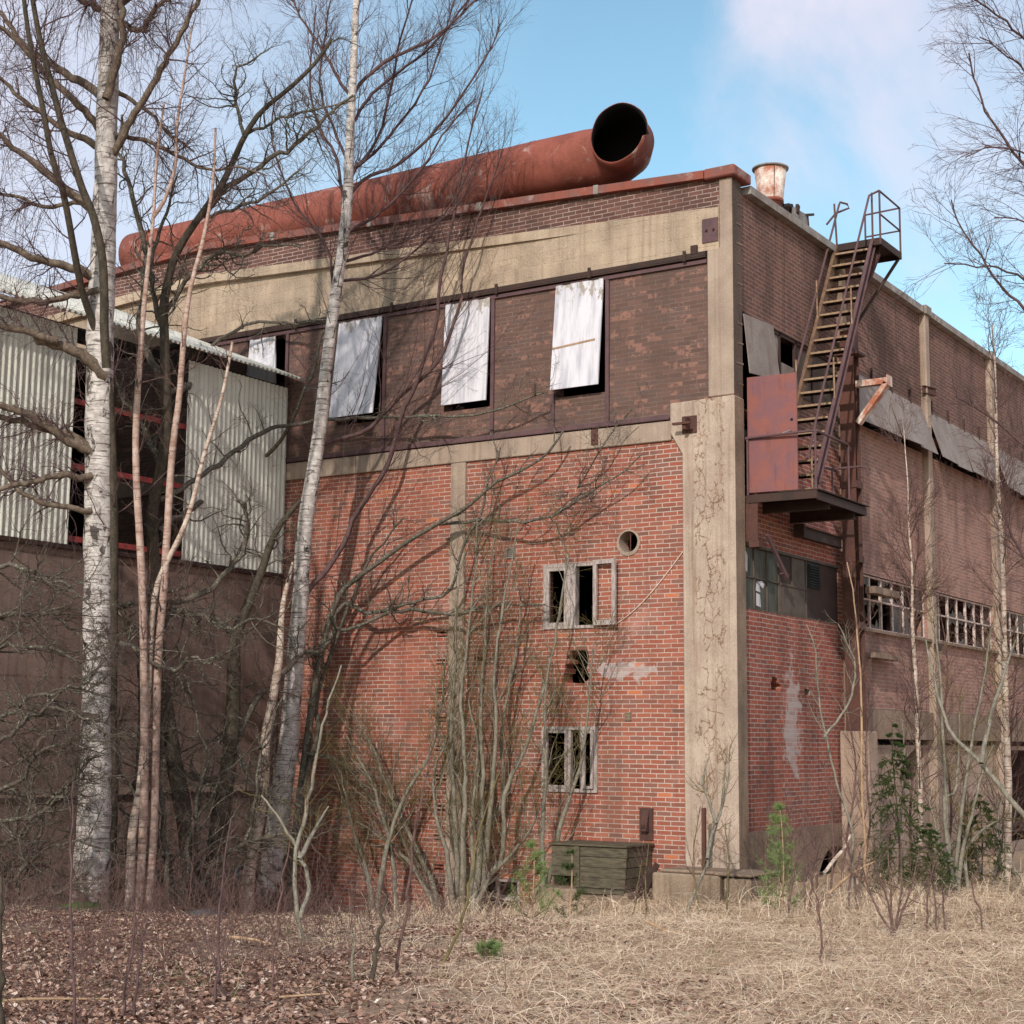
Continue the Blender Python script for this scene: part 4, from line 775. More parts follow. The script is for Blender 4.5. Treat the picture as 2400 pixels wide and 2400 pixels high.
def spawn(S, rng, cnt, L, ang, t0=.15, t1=1., rr=.55, rmin=.0016, rmax=.02, n=6, wig=.15, up=0., Lt=.5, out=None):
    P, R = S; k = P.shape[1]; M_ = len(P); idx = np.repeat(np.arange(M_), cnt); m = len(idx)
    t = rng.uniform(t0, t1, m); f = t*(k-1); i = np.minimum(f.astype(int), k-2); a = (f-i)[:, None]
    p = P[idx, i]*(1-a)+P[idx, i+1]*a; r = R[idx, i]*(1-a[:, 0])+R[idx, i+1]*a[:, 0]; T = P[idx, i+1]-P[idx, i]; T /= np.maximum(np.linalg.norm(T, axis=1, keepdims=True), 1e-9)
    pl = np.linalg.norm(np.diff(P, axis=1), axis=2).sum(1)[idx] if L < 0 else 1.
    ln = abs(L)*pl*rng.uniform(.5, 1.2, m)*(1-Lt*t)
    q = rng.normal(size=(m, 3)); q -= T*(q*T).sum(1, keepdims=True); q /= np.maximum(np.linalg.norm(q, axis=1, keepdims=True), 1e-9)
    an = np.radians(rng.normal(ang, ang*.25, m))[:, None]; d = np.cos(an)*T+np.sin(an)*q
    if out is not None: d = d+np.array(out)
    d /= np.linalg.norm(d, axis=1, keepdims=True); st = (ln/(n-1))[:, None]; O = [p]
    for s in range(n-1):
        d = d+rng.normal(0, wig, (m, 3))+np.array([0, 0, up]); d /= np.linalg.norm(d, axis=1, keepdims=True); p = p+d*st; O.append(p)
    r0 = np.clip(r*rr, rmin, rmax); Ro = np.maximum(r0[:, None]*np.linspace(1, .3, n)[None], rmin*.75)
    return np.stack(O, 1), Ro
class Tree:
    def __init__(s, name, base, label, cat='tree', group=None):
        b = np.array(base, float); b[2] = float(gz(b[0], b[1])); s.root = thing(name, b, label, cat, group); s.c = []
    def trunk(s, c, m, k=12, nm='trunk', knots=0., rng=None):
        P, R = c; V, F = tubes(P[None], R[None], k)
        if knots: th_ = vn(V[:, 2]*3, V[:, 0]*3+V[:, 1]*3, 1.7, 5); ctr = np.repeat(P, k, 0); V = ctr+(V-ctr)*(1+knots*th_)[:, None]
        return fastmesh(nm, V, F, m, s.root)
    def add(s, S, k=3, mi=0):
        if isinstance(S, list):
            for P, R in S: s.c.append((*tubes(P[None], R[None], k), mi))
        else: s.c.append((*tubes(*S, k), mi))
    def crown(s, mats, nm='crown'):
        V, F, I, o = [], [], [], 0
        for v, f, mi in s.c: V.append(v); F.append(f+o); I.append(np.full(len(f), mi, np.int32)); o += len(v)
        ob = fastmesh(nm, np.concatenate(V), np.concatenate(F), mats, s.root); ob.data.polygons.foreach_set('material_index', np.concatenate(I)); s.c = []; return ob
def ext(c, n=4, drop=.9):                                # carry a trunk on into the ground
    P, R = c; z = P[0].copy(); z[2] -= drop; return np.vstack([z, P]), np.concatenate([[R[0]*1.15], R])
r0 = np.random.default_rng(11)

# ---- big old birch, left
DF = lambda d: d+5
T = Tree('birch_tree', at(212, 2115, 26), 'massive old white birch with drooping twigs before the gap in the shed cladding')
tr_ = ext(curve('C 500,1260 515,1100 530,850 545,500 550,200 B 553,1700 556,1200 557,900 560,600 562,250 A 566,1920 580,1600 592,1250 600,950 608,600 618,250 624,-60 632,-500 640,-1000 650,-1600', 21, [92, 82, 76, 71, 68, 67, 66, 65, 63, 59, 55, 51, 47, 43, 38, 30, 22, 12], n=70))
T.trunk(tr_, M['birch'], 20, knots=.16)
D = 21
lim = [curve(s, d, w, rng=r0, wob=.015) for s, d, w in (
 ('A 560,730 500,650 440,590 320,470 180,330 90,220 0,160 -200,30', [21, 20.4], [20, 13, 9]), ('A 570,545 500,490 420,450 300,370 200,310 100,210 0,70 -120,-60', [21, 21.4], [24, 14, 9]),
 ('A 545,830 480,790 400,750 250,660 100,540 0,440 -150,330', [21, 20.6], [18, 11, 7]), ('A 560,1200 500,1165 380,1080 240,960 100,850 0,770 -200,640', [21, 20.2], [24, 15, 10]),
 ('A 520,1175 430,1150 250,1165 120,1120 0,1095 -120,1100', [20.9, 20.4], [12, 9, 6]), ('A 590,1575 520,1560 400,1510 250,1480 100,1420 0,1375 -180,1330', [21, 20.3], [24, 18, 12]),
 ('B 600,200 540,150 500,100 440,60 350,30 200,-10 A 330,1930 150,1880 0,1840 -200,1800', [20.9, 20.3], [32, 22, 18, 16]), ('A 560,1640 440,1665 280,1700 120,1710 0,1680 -150,1640', [20.8, 20.2], [16, 15, 12]),
 ('A 600,905 640,880 700,760 800,580 900,420 960,300 1040,170 1110,20 1180,-150', [21, 20.6], [22, 16, 13, 9]), ('A 650,160 700,120 740,165 800,170 830,150 860,80 930,10 1000,-40', [21, 20.8], [16, 13, 7]),
 ('A 600,560 640,430 665,330 690,200 688,0 690,-300', [20.75, 20.7], [22, 16, 12]), ('A 590,60 520,30 450,0 350,-60', [21, 20.5], [20, 14, 10]), ('A 640,760 700,770 850,810 1000,880 1180,960 1300,950 1420,965 1500,990', [21, 21.4], [12, 8, 4]),
 ('A 640,500 740,560 860,640 960,760 1100,860', [21, 21.3], [12, 8, 4]), ('A 640,60 760,-40 900,-120 1100,-180 1300,-150', [21, 20.8], [22, 14, 8]), ('A 640,-300 800,-420 1000,-480 1250,-440 1450,-300', [21, 21.2], [22, 14, 8]),
 ('A 620,-350 450,-500 250,-560 50,-520 -100,-400', [21, 21.], [22, 14, 8]), ('B 560,620 440,590 350,540 180,430 0,360 -150,320', [20.9, 20.2], [26, 20, 16]), ('B 560,660 430,540 200,480 0,430 -150,420', [20.9, 20.4], [22, 16, 13]),
 ('B 520,760 420,760 330,765 200,790 0,830 -120,860', [20.8, 20.2], [20, 14, 10]), ('B 520,960 380,940 250,920 130,860 0,720 -80,600', [20.8, 20.2], [16, 11, 9]), ('C 560,200 420,190 280,280 150,420 0,480', [20.8, 20.], [20, 14, 9]))]
T.add(lim, 6, 0); S1 = stack(lim, 14)
a = spawn(S1, r0, 13, -.34, 48, up=.04, wig=.15, n=9, rmax=.016); T.add(a, 4, 1)
b = spawn(a, r0, 6, .9, 45, up=-.12, wig=.15, n=8, rmin=.0025); T.add(b, 3, 1)
c = spawn(b, r0, 3, .45, 42, up=-.12, wig=.16, n=5, rmin=.0018); T.add(c, 3, 1)
top = [x for x in lim if x[0][:, 2].max() > 10.2]; S2 = stack(top, 14)        # weeping twigs
wv_ = spawn(S2, r0, 22, 2.3, 80, up=-.34, wig=.11, n=14, rmax=.005, rmin=.0022, t0=.25); T.add(wv_, 3, 1)
w2 = spawn(wv_, r0, 7, .4, 40, up=-.14, wig=.16, n=5, rmin=.0017); T.add(w2, 3, 1)
T.crown([M['limb'], M['twig']])
DF = lambda d: d+4.4
# ---- two dark stems rising in front of it
T = Tree('dark_stemmed_tree', at(250, 2110, 26.1), 'dark thin twin stemmed tree crossing in front of the old white birch')
s1 = curve('C 610,1230 625,900 640,500 630,200 B 640,1500 640,900 625,400 590,60 A 560,1930 510,1780 465,1650 430,1480 390,1250 355,1080 320,980 280,830 250,650 215,480 180,300 155,150 130,-50 100,-300', [21.7, 21.6, 21.5, 20.5, 20.3, 20.2], [34, 28, 26, 24, 20, 17, 13, 10], n=50)
s2 = curve('B 605,150 598,60 A 590,1850 590,1700 583,1500 560,1350 520,1200 470,1080 430,960 380,800 350,700 310,550 240,280 210,140 175,-50 120,-280', [20.6, 20.3], [22, 19, 15, 10])
T.trunk(ext(s1), M['bark_dark'], 10, knots=.12); T.trunk(s2, M['bark_dark'], 8)
S = stack([s1, s2], 30); a = spawn(S, r0, 26, 1.7, 50, t0=.38, up=.10, wig=.16, n=8, rmax=.014, Lt=.3); T.add(a, 4, 0); b = spawn(a, r0, 6, .7, 45, up=.02, wig=.17, n=6, rmin=.0024); T.add(b, 3, 0); c = spawn(b, r0, 3, .36, 42, wig=.17, n=5, rmin=.0017); T.add(c, 3, 0); T.crown([M['twig']])
DF = lambda d: d+6.3
# ---- pinkish young birch clump
T = Tree('young_birch_clump', at(322, 2160, 25.9), 'clump of three slender young birches with peeling pink tan bark')
k1 = curve('P 318,2165 328,2080 337,1880 338,1620 333,1366 318,1056 P 331,800 345,640 360,505 364,420 372,330 385,240', [19.6, 19.5], [19, 20, 19, 18, 16, 13, 8, 5], n=40)
k2 = curve('P 345,2150 358,1980 362,1863 366,1700 372,1520 384,1380 392,1240 404,1056 420,930 430,800 442,700 455,640 472,580 489,497 500,420 505,300', [19.7, 19.9], [20, 20, 19, 18, 16, 13, 9, 5], n=40)
k3 = curve('P 302,2165 305,2060 310,1950 322,1880 330,1830 345,1650 353,1500 362,1400 380,1340 425,1250 450,1180 480,1060 520,930 545,800', [19.5, 19.9], [22, 20, 16, 14, 12, 9, 6], n=36)
k4 = curve('P 360,508 385,470 410,393 414,300 425,220 437,150 450,60', [19.5, 19.4], [10, 7, 4])
for kk, mm in ((k1, 'birch_pink'), (k2, 'birch_pink'), (k3, 'birch_y')): T.trunk(ext(kk), M[mm], 12, knots=.1)
T.add([k4], 5, 0); S = stack([k1, k2, k3, k4], 24); a = spawn(S, r0, 18, 1.2, 45, t0=.3, up=.10, wig=.11, n=7, rmax=.010); T.add(a, 4, 1); b = spawn(a, r0, 5, .6, 42, up=.03, wig=.13, n=6, rmin=.0022); T.add(b, 3, 1); c = spawn(b, r0, 3, .3, 40, wig=.14, n=5, rmin=.0016); T.add(c, 3, 1); T.crown([M['birch_pink'], M['twig_red']])
DF = lambda d: 30.4-1.2*(d-21.4)
# ---- leaning white birch
T = Tree('leaning_birch', at(630, 2142, 30.3), 'white birch leaning to the right across the brick front, with fine upswept twigs')
tk = curve('P 622,2150 632,2099 645,1990 660,1860 677,1739 690,1570 702,1428 714,1242 733,1118 751,994 764,870 783,720 801,596 814,472 820,323 828,161 835,0 845,-200 858,-480', [21.4, 21.7], [72, 60, 52, 46, 42, 40, 37, 34, 31, 28, 26, 25, 23, 20, 17, 14, 12, 8, 3], n=60)
T.trunk(ext(tk), M['birch'], 16, knots=.13)
lim = [curve(s, d, w, rng=r0, wob=.01) for s, d, w in (
 ('D 40,1060 80,960 200,800 270,560 330,230 400,0', (21.4, .9, .8), [9, 7, 4]), ('D 60,640 90,500 280,330 500,230 640,120 760,0 900,-120', [21.4, 21.], [10, 8, 4]), ('D 60,700 150,560 250,470 450,310 600,160 720,0', (21.4, .9, .8), [9, 7, 4]),
 ('D 20,960 150,900 330,700 480,480 560,260 640,0', (21.4, .9, .8), [9, 6, 3]), ('D 10,1150 120,1020 300,940 480,800 640,600 830,300 900,130', (21.4, .9, .8), [10, 7, 3]), ('D 0,1330 150,1250 300,1130 470,930 620,700 760,560', (21.4, .9, .8), [9, 6, 3]),
 ('P 735,1100 760,1040 P 833,1022 878,992 938,931 1018,860 1060,770 1080,700 1093,600 1180,350', (21.4, .7, .5), [11, 10, 7, 4]), ('P 706,1420 728,1375 E -90,1300 0,1170 80,990 190,820 280,650 330,450 420,250 480,80 540,-100 D 560,1600 640,1200 720,800 800,500', (21.4, .7, .8), [14, 11, 8, 3]),
 ('P 840,-20 860,-120 P 930,-260 1010,-380', [21.4, 21.2], [8, 4]), ('P 824,225 A 1930,480 1850,330 1740,160 1650,0 1560,-150', [21.4, 20.9], [9, 6, 3]), ('P 811,490 A 1900,900 1800,700 1750,480 1770,250 1790,30', [21.4, 21], [9, 6, 3]), ('D 30,900 -60,700 -120,500 -100,250 -60,0', [21.3, 21], [8, 5, 3]),
 ('P 785,705 A 1850,1400 1700,1200 1600,1000 1540,760 1560,500', [21.4, 20.8], [8, 5, 3]), ('D 20,1480 200,1420 420,1330 640,1180 760,980', (21.4, .9, .8), [8, 5, 3]), ('P 790,660 900,640 1000,560 1080,440 1130,330', (21.4, .9, .8), [8, 5, 3]))]
T.add(lim, 5, 0); S1 = stack(lim, 16); a = spawn(S1, r0, 28, -.36, 34, up=.08, wig=.08, n=9, rmax=.010, t0=.05); T.add(a, 3, 0); b = spawn(a, r0, 6, .8, 36, up=.04, wig=.11, n=7, rmin=.0024); T.add(b, 3, 0); c = spawn(b, r0, 3, .4, 38, up=.0, wig=.13, n=5, rmin=.0017); T.add(c, 3, 0)
S3 = stack([tk], 40); a = spawn(S3, r0, 40, 1.8, 45, t0=.34, up=.12, wig=.10, n=9, rmax=.010, Lt=.4); T.add(a, 3, 0); b = spawn(a, r0, 6, .7, 38, up=.04, wig=.12, n=6, rmin=.0023); T.add(b, 3, 0); b = spawn(b, r0, 3, .35, 38, up=.0, wig=.13, n=5, rmin=.0016); T.add(b, 3, 0); T.crown([M['twig']])
DF = lambda d: 27.7-(d-23)
# ---- dark fan-shaped tree in the middle of the thicket
T = Tree('dark_fan_tree', at(447, 2090, 27.7), 'dark lichened tree whose crooked limbs fan out behind the pink birch clump')
m1 = curve('C 1090,1200 1050,800 985,450 935,100 B 880,1600 868,1200 860,980 905,740 945,480 935,150 A 930,1880 930,1700 1000,1430 1170,1170 1270,1020 1380,780 1480,630 1650,490 1790,350 1880,220', [23, 23.2, 23], [46, 40, 34, 30, 26, 24, 20, 16, 12, 8], n=60)
lim = [curve(s, d, w, rng=r0, wob=.02) for s, d, w in (
 ('B 935,260 860,120 A 800,1930 806,1700 820,1500 800,1330 745,1080 700,940 680,860 690,650', [23, 22.6], [18, 16, 12, 6]), ('A 1150,1225 1290,1060 1450,960 1620,850 1780,720 1930,590 2000,540', [23, 22.8], [14, 11, 6]),
 ('A 1150,1222 1300,1190 1480,1130 1600,1040 1700,960', [23, 23.2], [9, 7, 4]), ('A 1385,775 1340,600 1330,420 1400,360 1480,300', [23, 22.8], [9, 7, 4]), ('A 1390,762 1560,690 1720,630 1930,585', [23, 22.8], [8, 6, 4]),
 ('B 950,300 J 280,1010 330,960 400,830 470,760 580,690 700,665 880,672 1020,655', (23, .9, .6), [15, 12, 9, 5]), ('B 900,1080 1000,990 1150,900 1300,780 1450,700 1600,540 1720,280 1790,100 1830,-60', (23, .9, .8), [15, 12, 10, 6]),
 ('B 900,900 1050,820 1250,690 1450,530 1600,480 1800,450 E 40,440 480,420 700,430 850,400 980,360 1150,290', (23, .9, .5), [13, 11, 8, 4]), ('B 880,1500 950,1480 1150,1420 1300,1280 1380,1180 1400,1000 1350,900', [23, 22.4], [18, 14, 10]),
 ('B 930,700 840,560 790,450 700,330 640,180', [23, 22.5], [16, 11, 6]), ('A 935,1900 880,1700 850,1500 905,1300 960,1150 1000,1000', [23, 22.7], [14, 10, 5]), ('A 930,1780 1050,1600 1200,1450 1380,1440 1550,1380 1700,1400', [23, 23.2], [12, 9, 5]))]
T.trunk(ext(m1), M['bark_dark'], 12, knots=.15); T.add(lim, 6, 0); S1 = stack(lim+[m1], 18)
a = spawn(S1, r0, 20, 1.2, 52, t0=.12, up=.05, wig=.26, n=9, rmax=.018, Lt=.3); T.add(a, 4, 0); b = spawn(a, r0, 6, .55, 52, wig=.26, n=6, rmin=.0028); T.add(b, 3, 0); c = spawn(b, r0, 4, .26, 52, wig=.25, n=5, rmin=.0019); T.add(c, 3, 1); T.crown([M['bark_lichen'], M['twig']])
DF = lambda d: 27.8-1.5*(d-23.4)
# ---- mossy dark trunk and its long arms reaching right
T = Tree('mossy_dark_tree', at(492, 2125, 27.8), 'dark mossy trunk standing between the pink birches and the leaning birch')
m1 = curve('C 1195,1260 1215,1000 1250,750 1290,500 1320,150 B 1330,1700 1400,1500 1480,1300 1560,1080 1700,900', [23.4, 23.2], [52, 44, 38, 34, 28, 18, 10], n=30); T.trunk(ext(m1), M['bark_dark'], 12, knots=.2)
lim = [curve(s, d, w, rng=r0, wob=.02) for s, d, w in (('C 1300,400 1450,100 1550,20 B 1700,1780 1850,1730 E 0,1500 150,1530 300,1520 500,1530 650,1545 850,1500 1150,1490', (23.3, .9, .5), [16, 13, 10, 5]), ('C 1280,560 1100,540 900,420 700,250 560,160', [23.3, 22.3], [18, 13, 8]),
 ('B 1340,1680 1200,1560 1000,1530 800,1480 600,1510 420,1440', [23.3, 22.6], [18, 13, 8]), ('C 1310,300 1400,500 1500,620 1700,700', [23.3, 23.6], [14, 9, 4]))]
T.add(lim, 6, 0); S1 = stack(lim+[m1], 16); a = spawn(S1, r0, 24, 1.1, 56, up=.03, wig=.28, n=9, rmax=.018, Lt=.25); T.add(a, 4, 0); b = spawn(a, r0, 6, .55, 52, wig=.26, n=6, rmin=.003); T.add(b, 3, 0); c = spawn(b, r0, 4, .26, 52, wig=.25, n=5, rmin=.002); T.add(c, 3, 0); T.crown([M['bark_lichen']])
DF = lambda d: 30.2-2.2*(d-22.6)
# ---- crooked tree behind the leaning birch, with the two long bare arms over the brickwork
T = Tree('crooked_tree', at(680, 2135, 30.2), 'crooked grey tree behind the leaning birch with long arms over the brick wall')
m1 = curve('C 1640,1290 1660,1000 1700,650 1750,250 B 1810,1800 1870,1560 E 0,1420 100,1330 200,1260 380,1130 550,1030 720,930 870,800 1000,740 1160,640 1260,500', (22.6, .9, .5), [26, 22, 18, 15, 12, 10, 8, 5], n=50); T.trunk(ext(m1), M['bark_lichen'], 10, knots=.12)
lim = [curve(s, d, w, rng=r0, wob=.012) for s, d, w in (('E 550,1035 680,1030 800,1010 1050,1020 1240,960 1400,860 1600,740 1700,640', (22.6, .75, .5), [9, 8, 6, 3]), ('E -60,1560 0,1640 150,1590 350,1490 600,1420 690,1150 780,1000 830,800 900,600', (22.6, .8, .5), [9, 8, 6, 4]),
 ('E 1230,965 1330,850 1450,640 1560,470 1650,380', (22.6, .5, .5), [6, 4, 3]), ('C 1690,700 1790,300 1800,60 B 1900,1700 E 60,1450 150,1250 350,1000', (22.6, .8, .6), [14, 11, 8, 4]), ('C 1730,400 F 0,450 200,700 360,900 480,1150', (22.6, .8, .8), [8, 6, 4]))]
T.add(lim, 6, 0); S1 = stack(lim+[m1], 18); a = spawn(S1, r0, 22, 1.05, 50, t0=.08, up=.06, wig=.22, n=9, rmax=.014, Lt=.25); T.add(a, 4, 0); b = spawn(a, r0, 6, .55, 48, up=.02, wig=.24, n=6, rmin=.0027); T.add(b, 3, 0); c = spawn(b, r0, 3, .28, 48, wig=.22, n=5, rmin=.0018); T.add(c, 3, 1); T.crown([M['bark_lichen'], M['twig']])
DF = lambda d: d+6.3
# ---- grey stem at the leaning birch's foot
T = Tree('grey_birch_stem', at(580, 2140, 28.2), 'short grey white birch stem rising just left of the leaning birch')
m1 = curve('C 1390,1300 1410,1080 1450,850 1490,600 1500,350 1545,80 B 1580,1800 1600,1500 1660,1250', [21.9, 22.3], [34, 30, 26, 24, 20, 14, 8], n=26); T.trunk(ext(m1), M['birch_y'], 10, knots=.15)
a = spawn(stack([m1], 20), r0, 30, 1.2, 50, t0=.25, up=.08, wig=.22, n=7, rmax=.012); T.add(a, 4, 0); b = spawn(a, r0, 9, .55, 50, wig=.24, n=6, rmin=.0032); T.add(b, 3, 0); T.crown([M['twig']])
DF = lambda d: d+4.2
# ---- thicket of arching mossy branches on the left
for nm, lab, base, rts, Dp in (('arching_shrub', 'sprawling mossy shrub arching from the left edge over the leaf litter', (20, 2130), 
     ('C -200,1000 0,940 150,850 300,650 420,540 560,400', 'C -150,820 0,770 200,760 300,670 420,560 500,420', 'C 10,1340 100,1180 200,960 240,820 330,700 420,640', 'B -150,1600 0,1560 150,1540 300,1560 420,1650 540,1780', 'C -120,260 0,200 160,100 300,60 450,20 620,10', 'C -120,380 50,300 200,180 350,150 480,200 640,300', 'C 0,1350 150,1230 330,1170 460,1120 600,1150', 'B -100,1300 80,1280 250,1330 400,1400 540,1520', 'C -60,1250 60,1000 120,700 230,450 380,250 500,170', 'B -120,1800 60,1720 250,1740 420,1800 600,1900', 'C -100,640 100,560 260,380 420,300 560,330', 'C 20,1360 60,1150 180,1000 380,900 560,930 640,1000'), 19.4),
    ('tangled_shrub', 'tangled lichened shrub filling the gap around the dark mossy trunks', (420, 2120),
     ('C 1000,1250 940,1000 820,800 700,500 640,200', 'C 1020,1260 1080,900 1180,650 1350,420 1500,350', 'C 980,1260 930,900 900,500 950,150 B 1050,1700 1200,1500', 'C 1050,1270 1200,1050 1400,900 1620,860 1800,880', 'C 1000,1250 800,1060 650,960 480,930', 'B 860,1700 1000,1530 1150,1560 1300,1640 1420,1560 1600,1640', 'C 1040,1260 1100,1000 1100,700 1180,450 1100,180 B 1000,1700', 'C 1000,1260 850,1000 760,640 800,300 B 760,1700 650,1500', 'B 640,1700 800,1750 950,1860 1100,1800 1250,1850', 'C 1100,1280 1300,1100 1450,700 1480,350 1600,80'), 22.2)):
    T = Tree(nm, at(*base, Dp+4.2), lab, 'shrub'); lim = [curve(s, [Dp+r0.uniform(-.4, .4), Dp+r0.uniform(-.9, .9)], [r0.uniform(11, 17), r0.uniform(8, 11), 4], rng=r0, wob=.03) for s in rts]
    T.add(lim, 6, 0); S1 = stack(lim, 16); a = spawn(S1, r0, 19, 1.15, 50, t0=.05, up=.02, wig=.24, n=10, rmax=.016, Lt=.2); T.add(a, 4, 0); b = spawn(a, r0, 9, .6, 50, wig=.26, n=7, rmin=.0028); T.add(b, 3, 0); c = spawn(b, r0, 4, .28, 50, wig=.24, n=5, rmin=.002); T.add(c, 3, 1); T.crown([M['bark_lichen'], M['twig']], 'branches')
DF = lambda d: d
# ---- many-stemmed willow in front of the thin pilaster
T = Tree('willow_shrub', at(880, 2160, 29), 'many stemmed grey green willow shrub before the thin concrete pilaster', 'shrub')
stems = ('F 180,1320 150,1100 60,800 0,500', 'F 190,1320 240,1000 330,700 500,400 560,150 E 600,1750', 'F 310,1330 290,1000 200,650 130,480 30,300', 'F 540,1330 520,1150 380,850 280,650 190,400 80,200', 'F 640,1330 655,1000 640,700 620,300 640,0 E 650,1500 700,1200', 'F 680,1300 690,900 700,500 680,200 690,0 E 720,1600 760,1300 770,1000',
 'F 750,1260 780,1000 800,600 790,250 800,0 E 810,1700 830,1400 870,1100', 'F 770,1240 850,1080 920,960 925,700 950,550 1050,350 1110,150 E 1160,1900 1240,1500 1290,1200', 'F 700,1330 800,1150 950,980 1060,850 1130,690', 'F 620,1340 700,1150 800,900 900,700 920,560 900,350 930,150 E 980,1800 1010,1500', 'F 790,1240 830,900 860,500 880,200 860,0 E 900,1600 950,1350 1000,1050',
 'F 640,1330 600,1000 540,760 530,500 600,300', 'F 560,1340 430,1080 330,960 160,830 0,760', 'F 740,1270 740,900 750,600 770,350 720,100', 'F 1120,1300 1180,1100 1230,850 1290,650 1370,400 1400,100 E 1430,1700', 'F 1150,1310 1140,900 1160,500 1150,200 E 1180,1800')
lim = [curve(s, [min(wallD(*px(s)[0])-.45, 29.2)-r0.uniform(0, .4), wallD(*px(s)[-1])-r0.uniform(.3, 1.3)], [r0.uniform(11, 19), 11, 7, 3.5], rng=r0, wob=.012) for s in stems]
for c_i in lim[:]: T.trunk(ext(c_i, drop=.7), M['bark_willow'], 7, 'stem')
S1 = stack(lim, 18); a = spawn(S1, r0, 18, 1.3, 36, t0=.15, up=.09, wig=.10, n=9, rmax=.012, Lt=.3); T.add(a, 4, 0); b = spawn(a, r0, 7, .7, 38, up=.04, wig=.12, n=7, rmin=.0034); T.add(b, 3, 1); c = spawn(b, r0, 3, .35, 40, wig=.13, n=5, rmin=.0026); T.add(c, 3, 1); T.crown([M['bark_willow'], M['bark_olive']], 'twigs')
DF = lambda d: d
# ---- slim birches on the right
for s, w, D_, lab in (('P 2158,2060 2157,1985 2157,1848 2151,1724 2147,1600 2138,1462 2138,1338 2130,1235 2128,1140 2122,1060 2118,1000', [13, 12, 11, 9, 6, 3.5, 2], 27., 'slim young birch standing before the nearest broken window bay'),
                       ('P 2364,2040 2362,1950 2364,1848 2358,1683 2354,1504 2349,1297 2341,1173 2336,1050 2334,940 2332,850 2325,760', [19, 17, 15, 13, 11, 9, 6, 3], 26.2, 'taller slim white birch near the right edge before the side wall')):
    q = px(s)[0]; T = Tree('slim_birch', at(*q, D_), lab, group='slim birches along the side wall'); m1 = curve(s, D_, w, n=34); T.trunk(ext(m1, drop=1.2), M['birch_y'], 10, knots=.12)
    a = spawn(stack([m1], 30), r0, 60, 1.6, 45, t0=.18, up=.10, wig=.10, n=8, rmax=.010, Lt=.55); T.add(a, 4, 0); b = spawn(a, r0, 8, .6, 40, up=.04, wig=.12, n=6, rmin=.0034); T.add(b, 3, 0); c = spawn(b, r0, 4, .3, 40, wig=.12, n=5, rmin=.0026); T.add(c, 3, 0); T.crown([M['twig_red']])
# ---- birch outside the frame whose crown hangs in from the right
T = Tree('birch_tree', at(2620, 2150, 18), 'birch at the far right whose fine bare twigs hang into the sky')
m1 = curve('P 2620,2200 2610,1500 2600,900 2590,300 2585,-300 2580,-900', 18, [60, 55, 50, 40, 26, 12], n=40); T.trunk(ext(m1), M['birch'], 14, knots=.13)
lim = [curve(s, d, w, rng=r0, wob=.012) for s, d, w in (('P 2600,560 2480,460 G 1932,930 1800,760 1700,600 1640,430 1620,300', [18, 17.6], [14, 7, 4]), ('P 2595,300 2500,180 G 1932,230 1830,120 1720,40 1640,-10', [18, 17.5], [13, 7, 4]), ('P 2595,350 2480,240 G 1932,400 1800,290 1680,210', [18, 18.2], [12, 6, 3]),
 ('P 2600,520 2480,400 G 1932,860 1750,830 1600,890', [18, 17.6], [12, 5, 3]), ('P 2605,800 2480,720 G 1932,1580 1800,1520 1620,1500 1480,1490', [18, 17.4], [13, 6, 3]), ('P 2605,900 2480,820 G 1932,1750 1800,1620 1660,1420 1550,1230 1520,1130', [18, 17.6], [14, 7, 3]),
 ('P 2590,100 2480,-20 2380,-120 2280,-160', [18, 17.5], [14, 8, 4]), ('P 2600,620 2500,560 2410,520 2330,510', [18, 18.3], [10, 5, 3]), ('P 2608,1250 2480,1130 2380,1030 2300,960 2240,930', [18, 17.5], [13, 7, 4]), ('P 2608,1500 2480,1400 2390,1290 2340,1180', [18, 17.6], [13, 8, 4]))]
T.add(lim, 5, 1); S1 = stack(lim, 14); a = spawn(S1, r0, 18, .85, 38, t0=.2, up=.0, wig=.1, n=8, rmax=.006, Lt=.3); T.add(a, 3, 1); b = spawn(a, r0, 6, .45, 38, up=-.03, wig=.12, n=6, rmin=.002); T.add(b, 3, 1); c = spawn(b, r0, 3, .22, 38, wig=.12, n=5, rmin=.0016); T.add(c, 3, 1); T.crown([M['limb'], M['twig']])
# ---- saplings: each a thing of its own
def sapling(name, lab, strs, D_, w, mats, cat='sapling', n1=10, L1=.6, n2=4, L2=.3, ang=38, up=.1, group=None, nm='stem', drop=.4):
    q = px(strs[0])[0]; T = Tree(name, at(*q, np.atleast_1d(D_)[0]), lab, cat, group); cs = [curve(s, D_, [w*r0.uniform(.85, 1.1), w*.7, max(2.2, w*.3)], rng=r0, wob=.008) for s in strs]
    for s, c_i in zip(strs, cs): T.trunk(ext(c_i, drop=drop) if px(s)[0][1] > q[1]-70 else c_i, mats[0], 7, nm)
    D0 = float(np.atleast_1d(D_)[0])
    if n1:
        a = spawn(stack(cs, 16), r0, n1, L1*1.15, ang, t0=.2, up=up, wig=.12, n=7, rmax=.0015*D0/5, rmin=.00011*D0, Lt=.4); T.add(a, 3, 0)
        if n2: T.add(spawn(a, r0, n2, L2, 38, up=.04, wig=.13, n=5, rmin=.00009*D0), 3, 0)
        T.crown([mats[1]], 'twigs')
W_, R2, TN = M['bark_willow'], M['twig_red'], M['twig_tan']
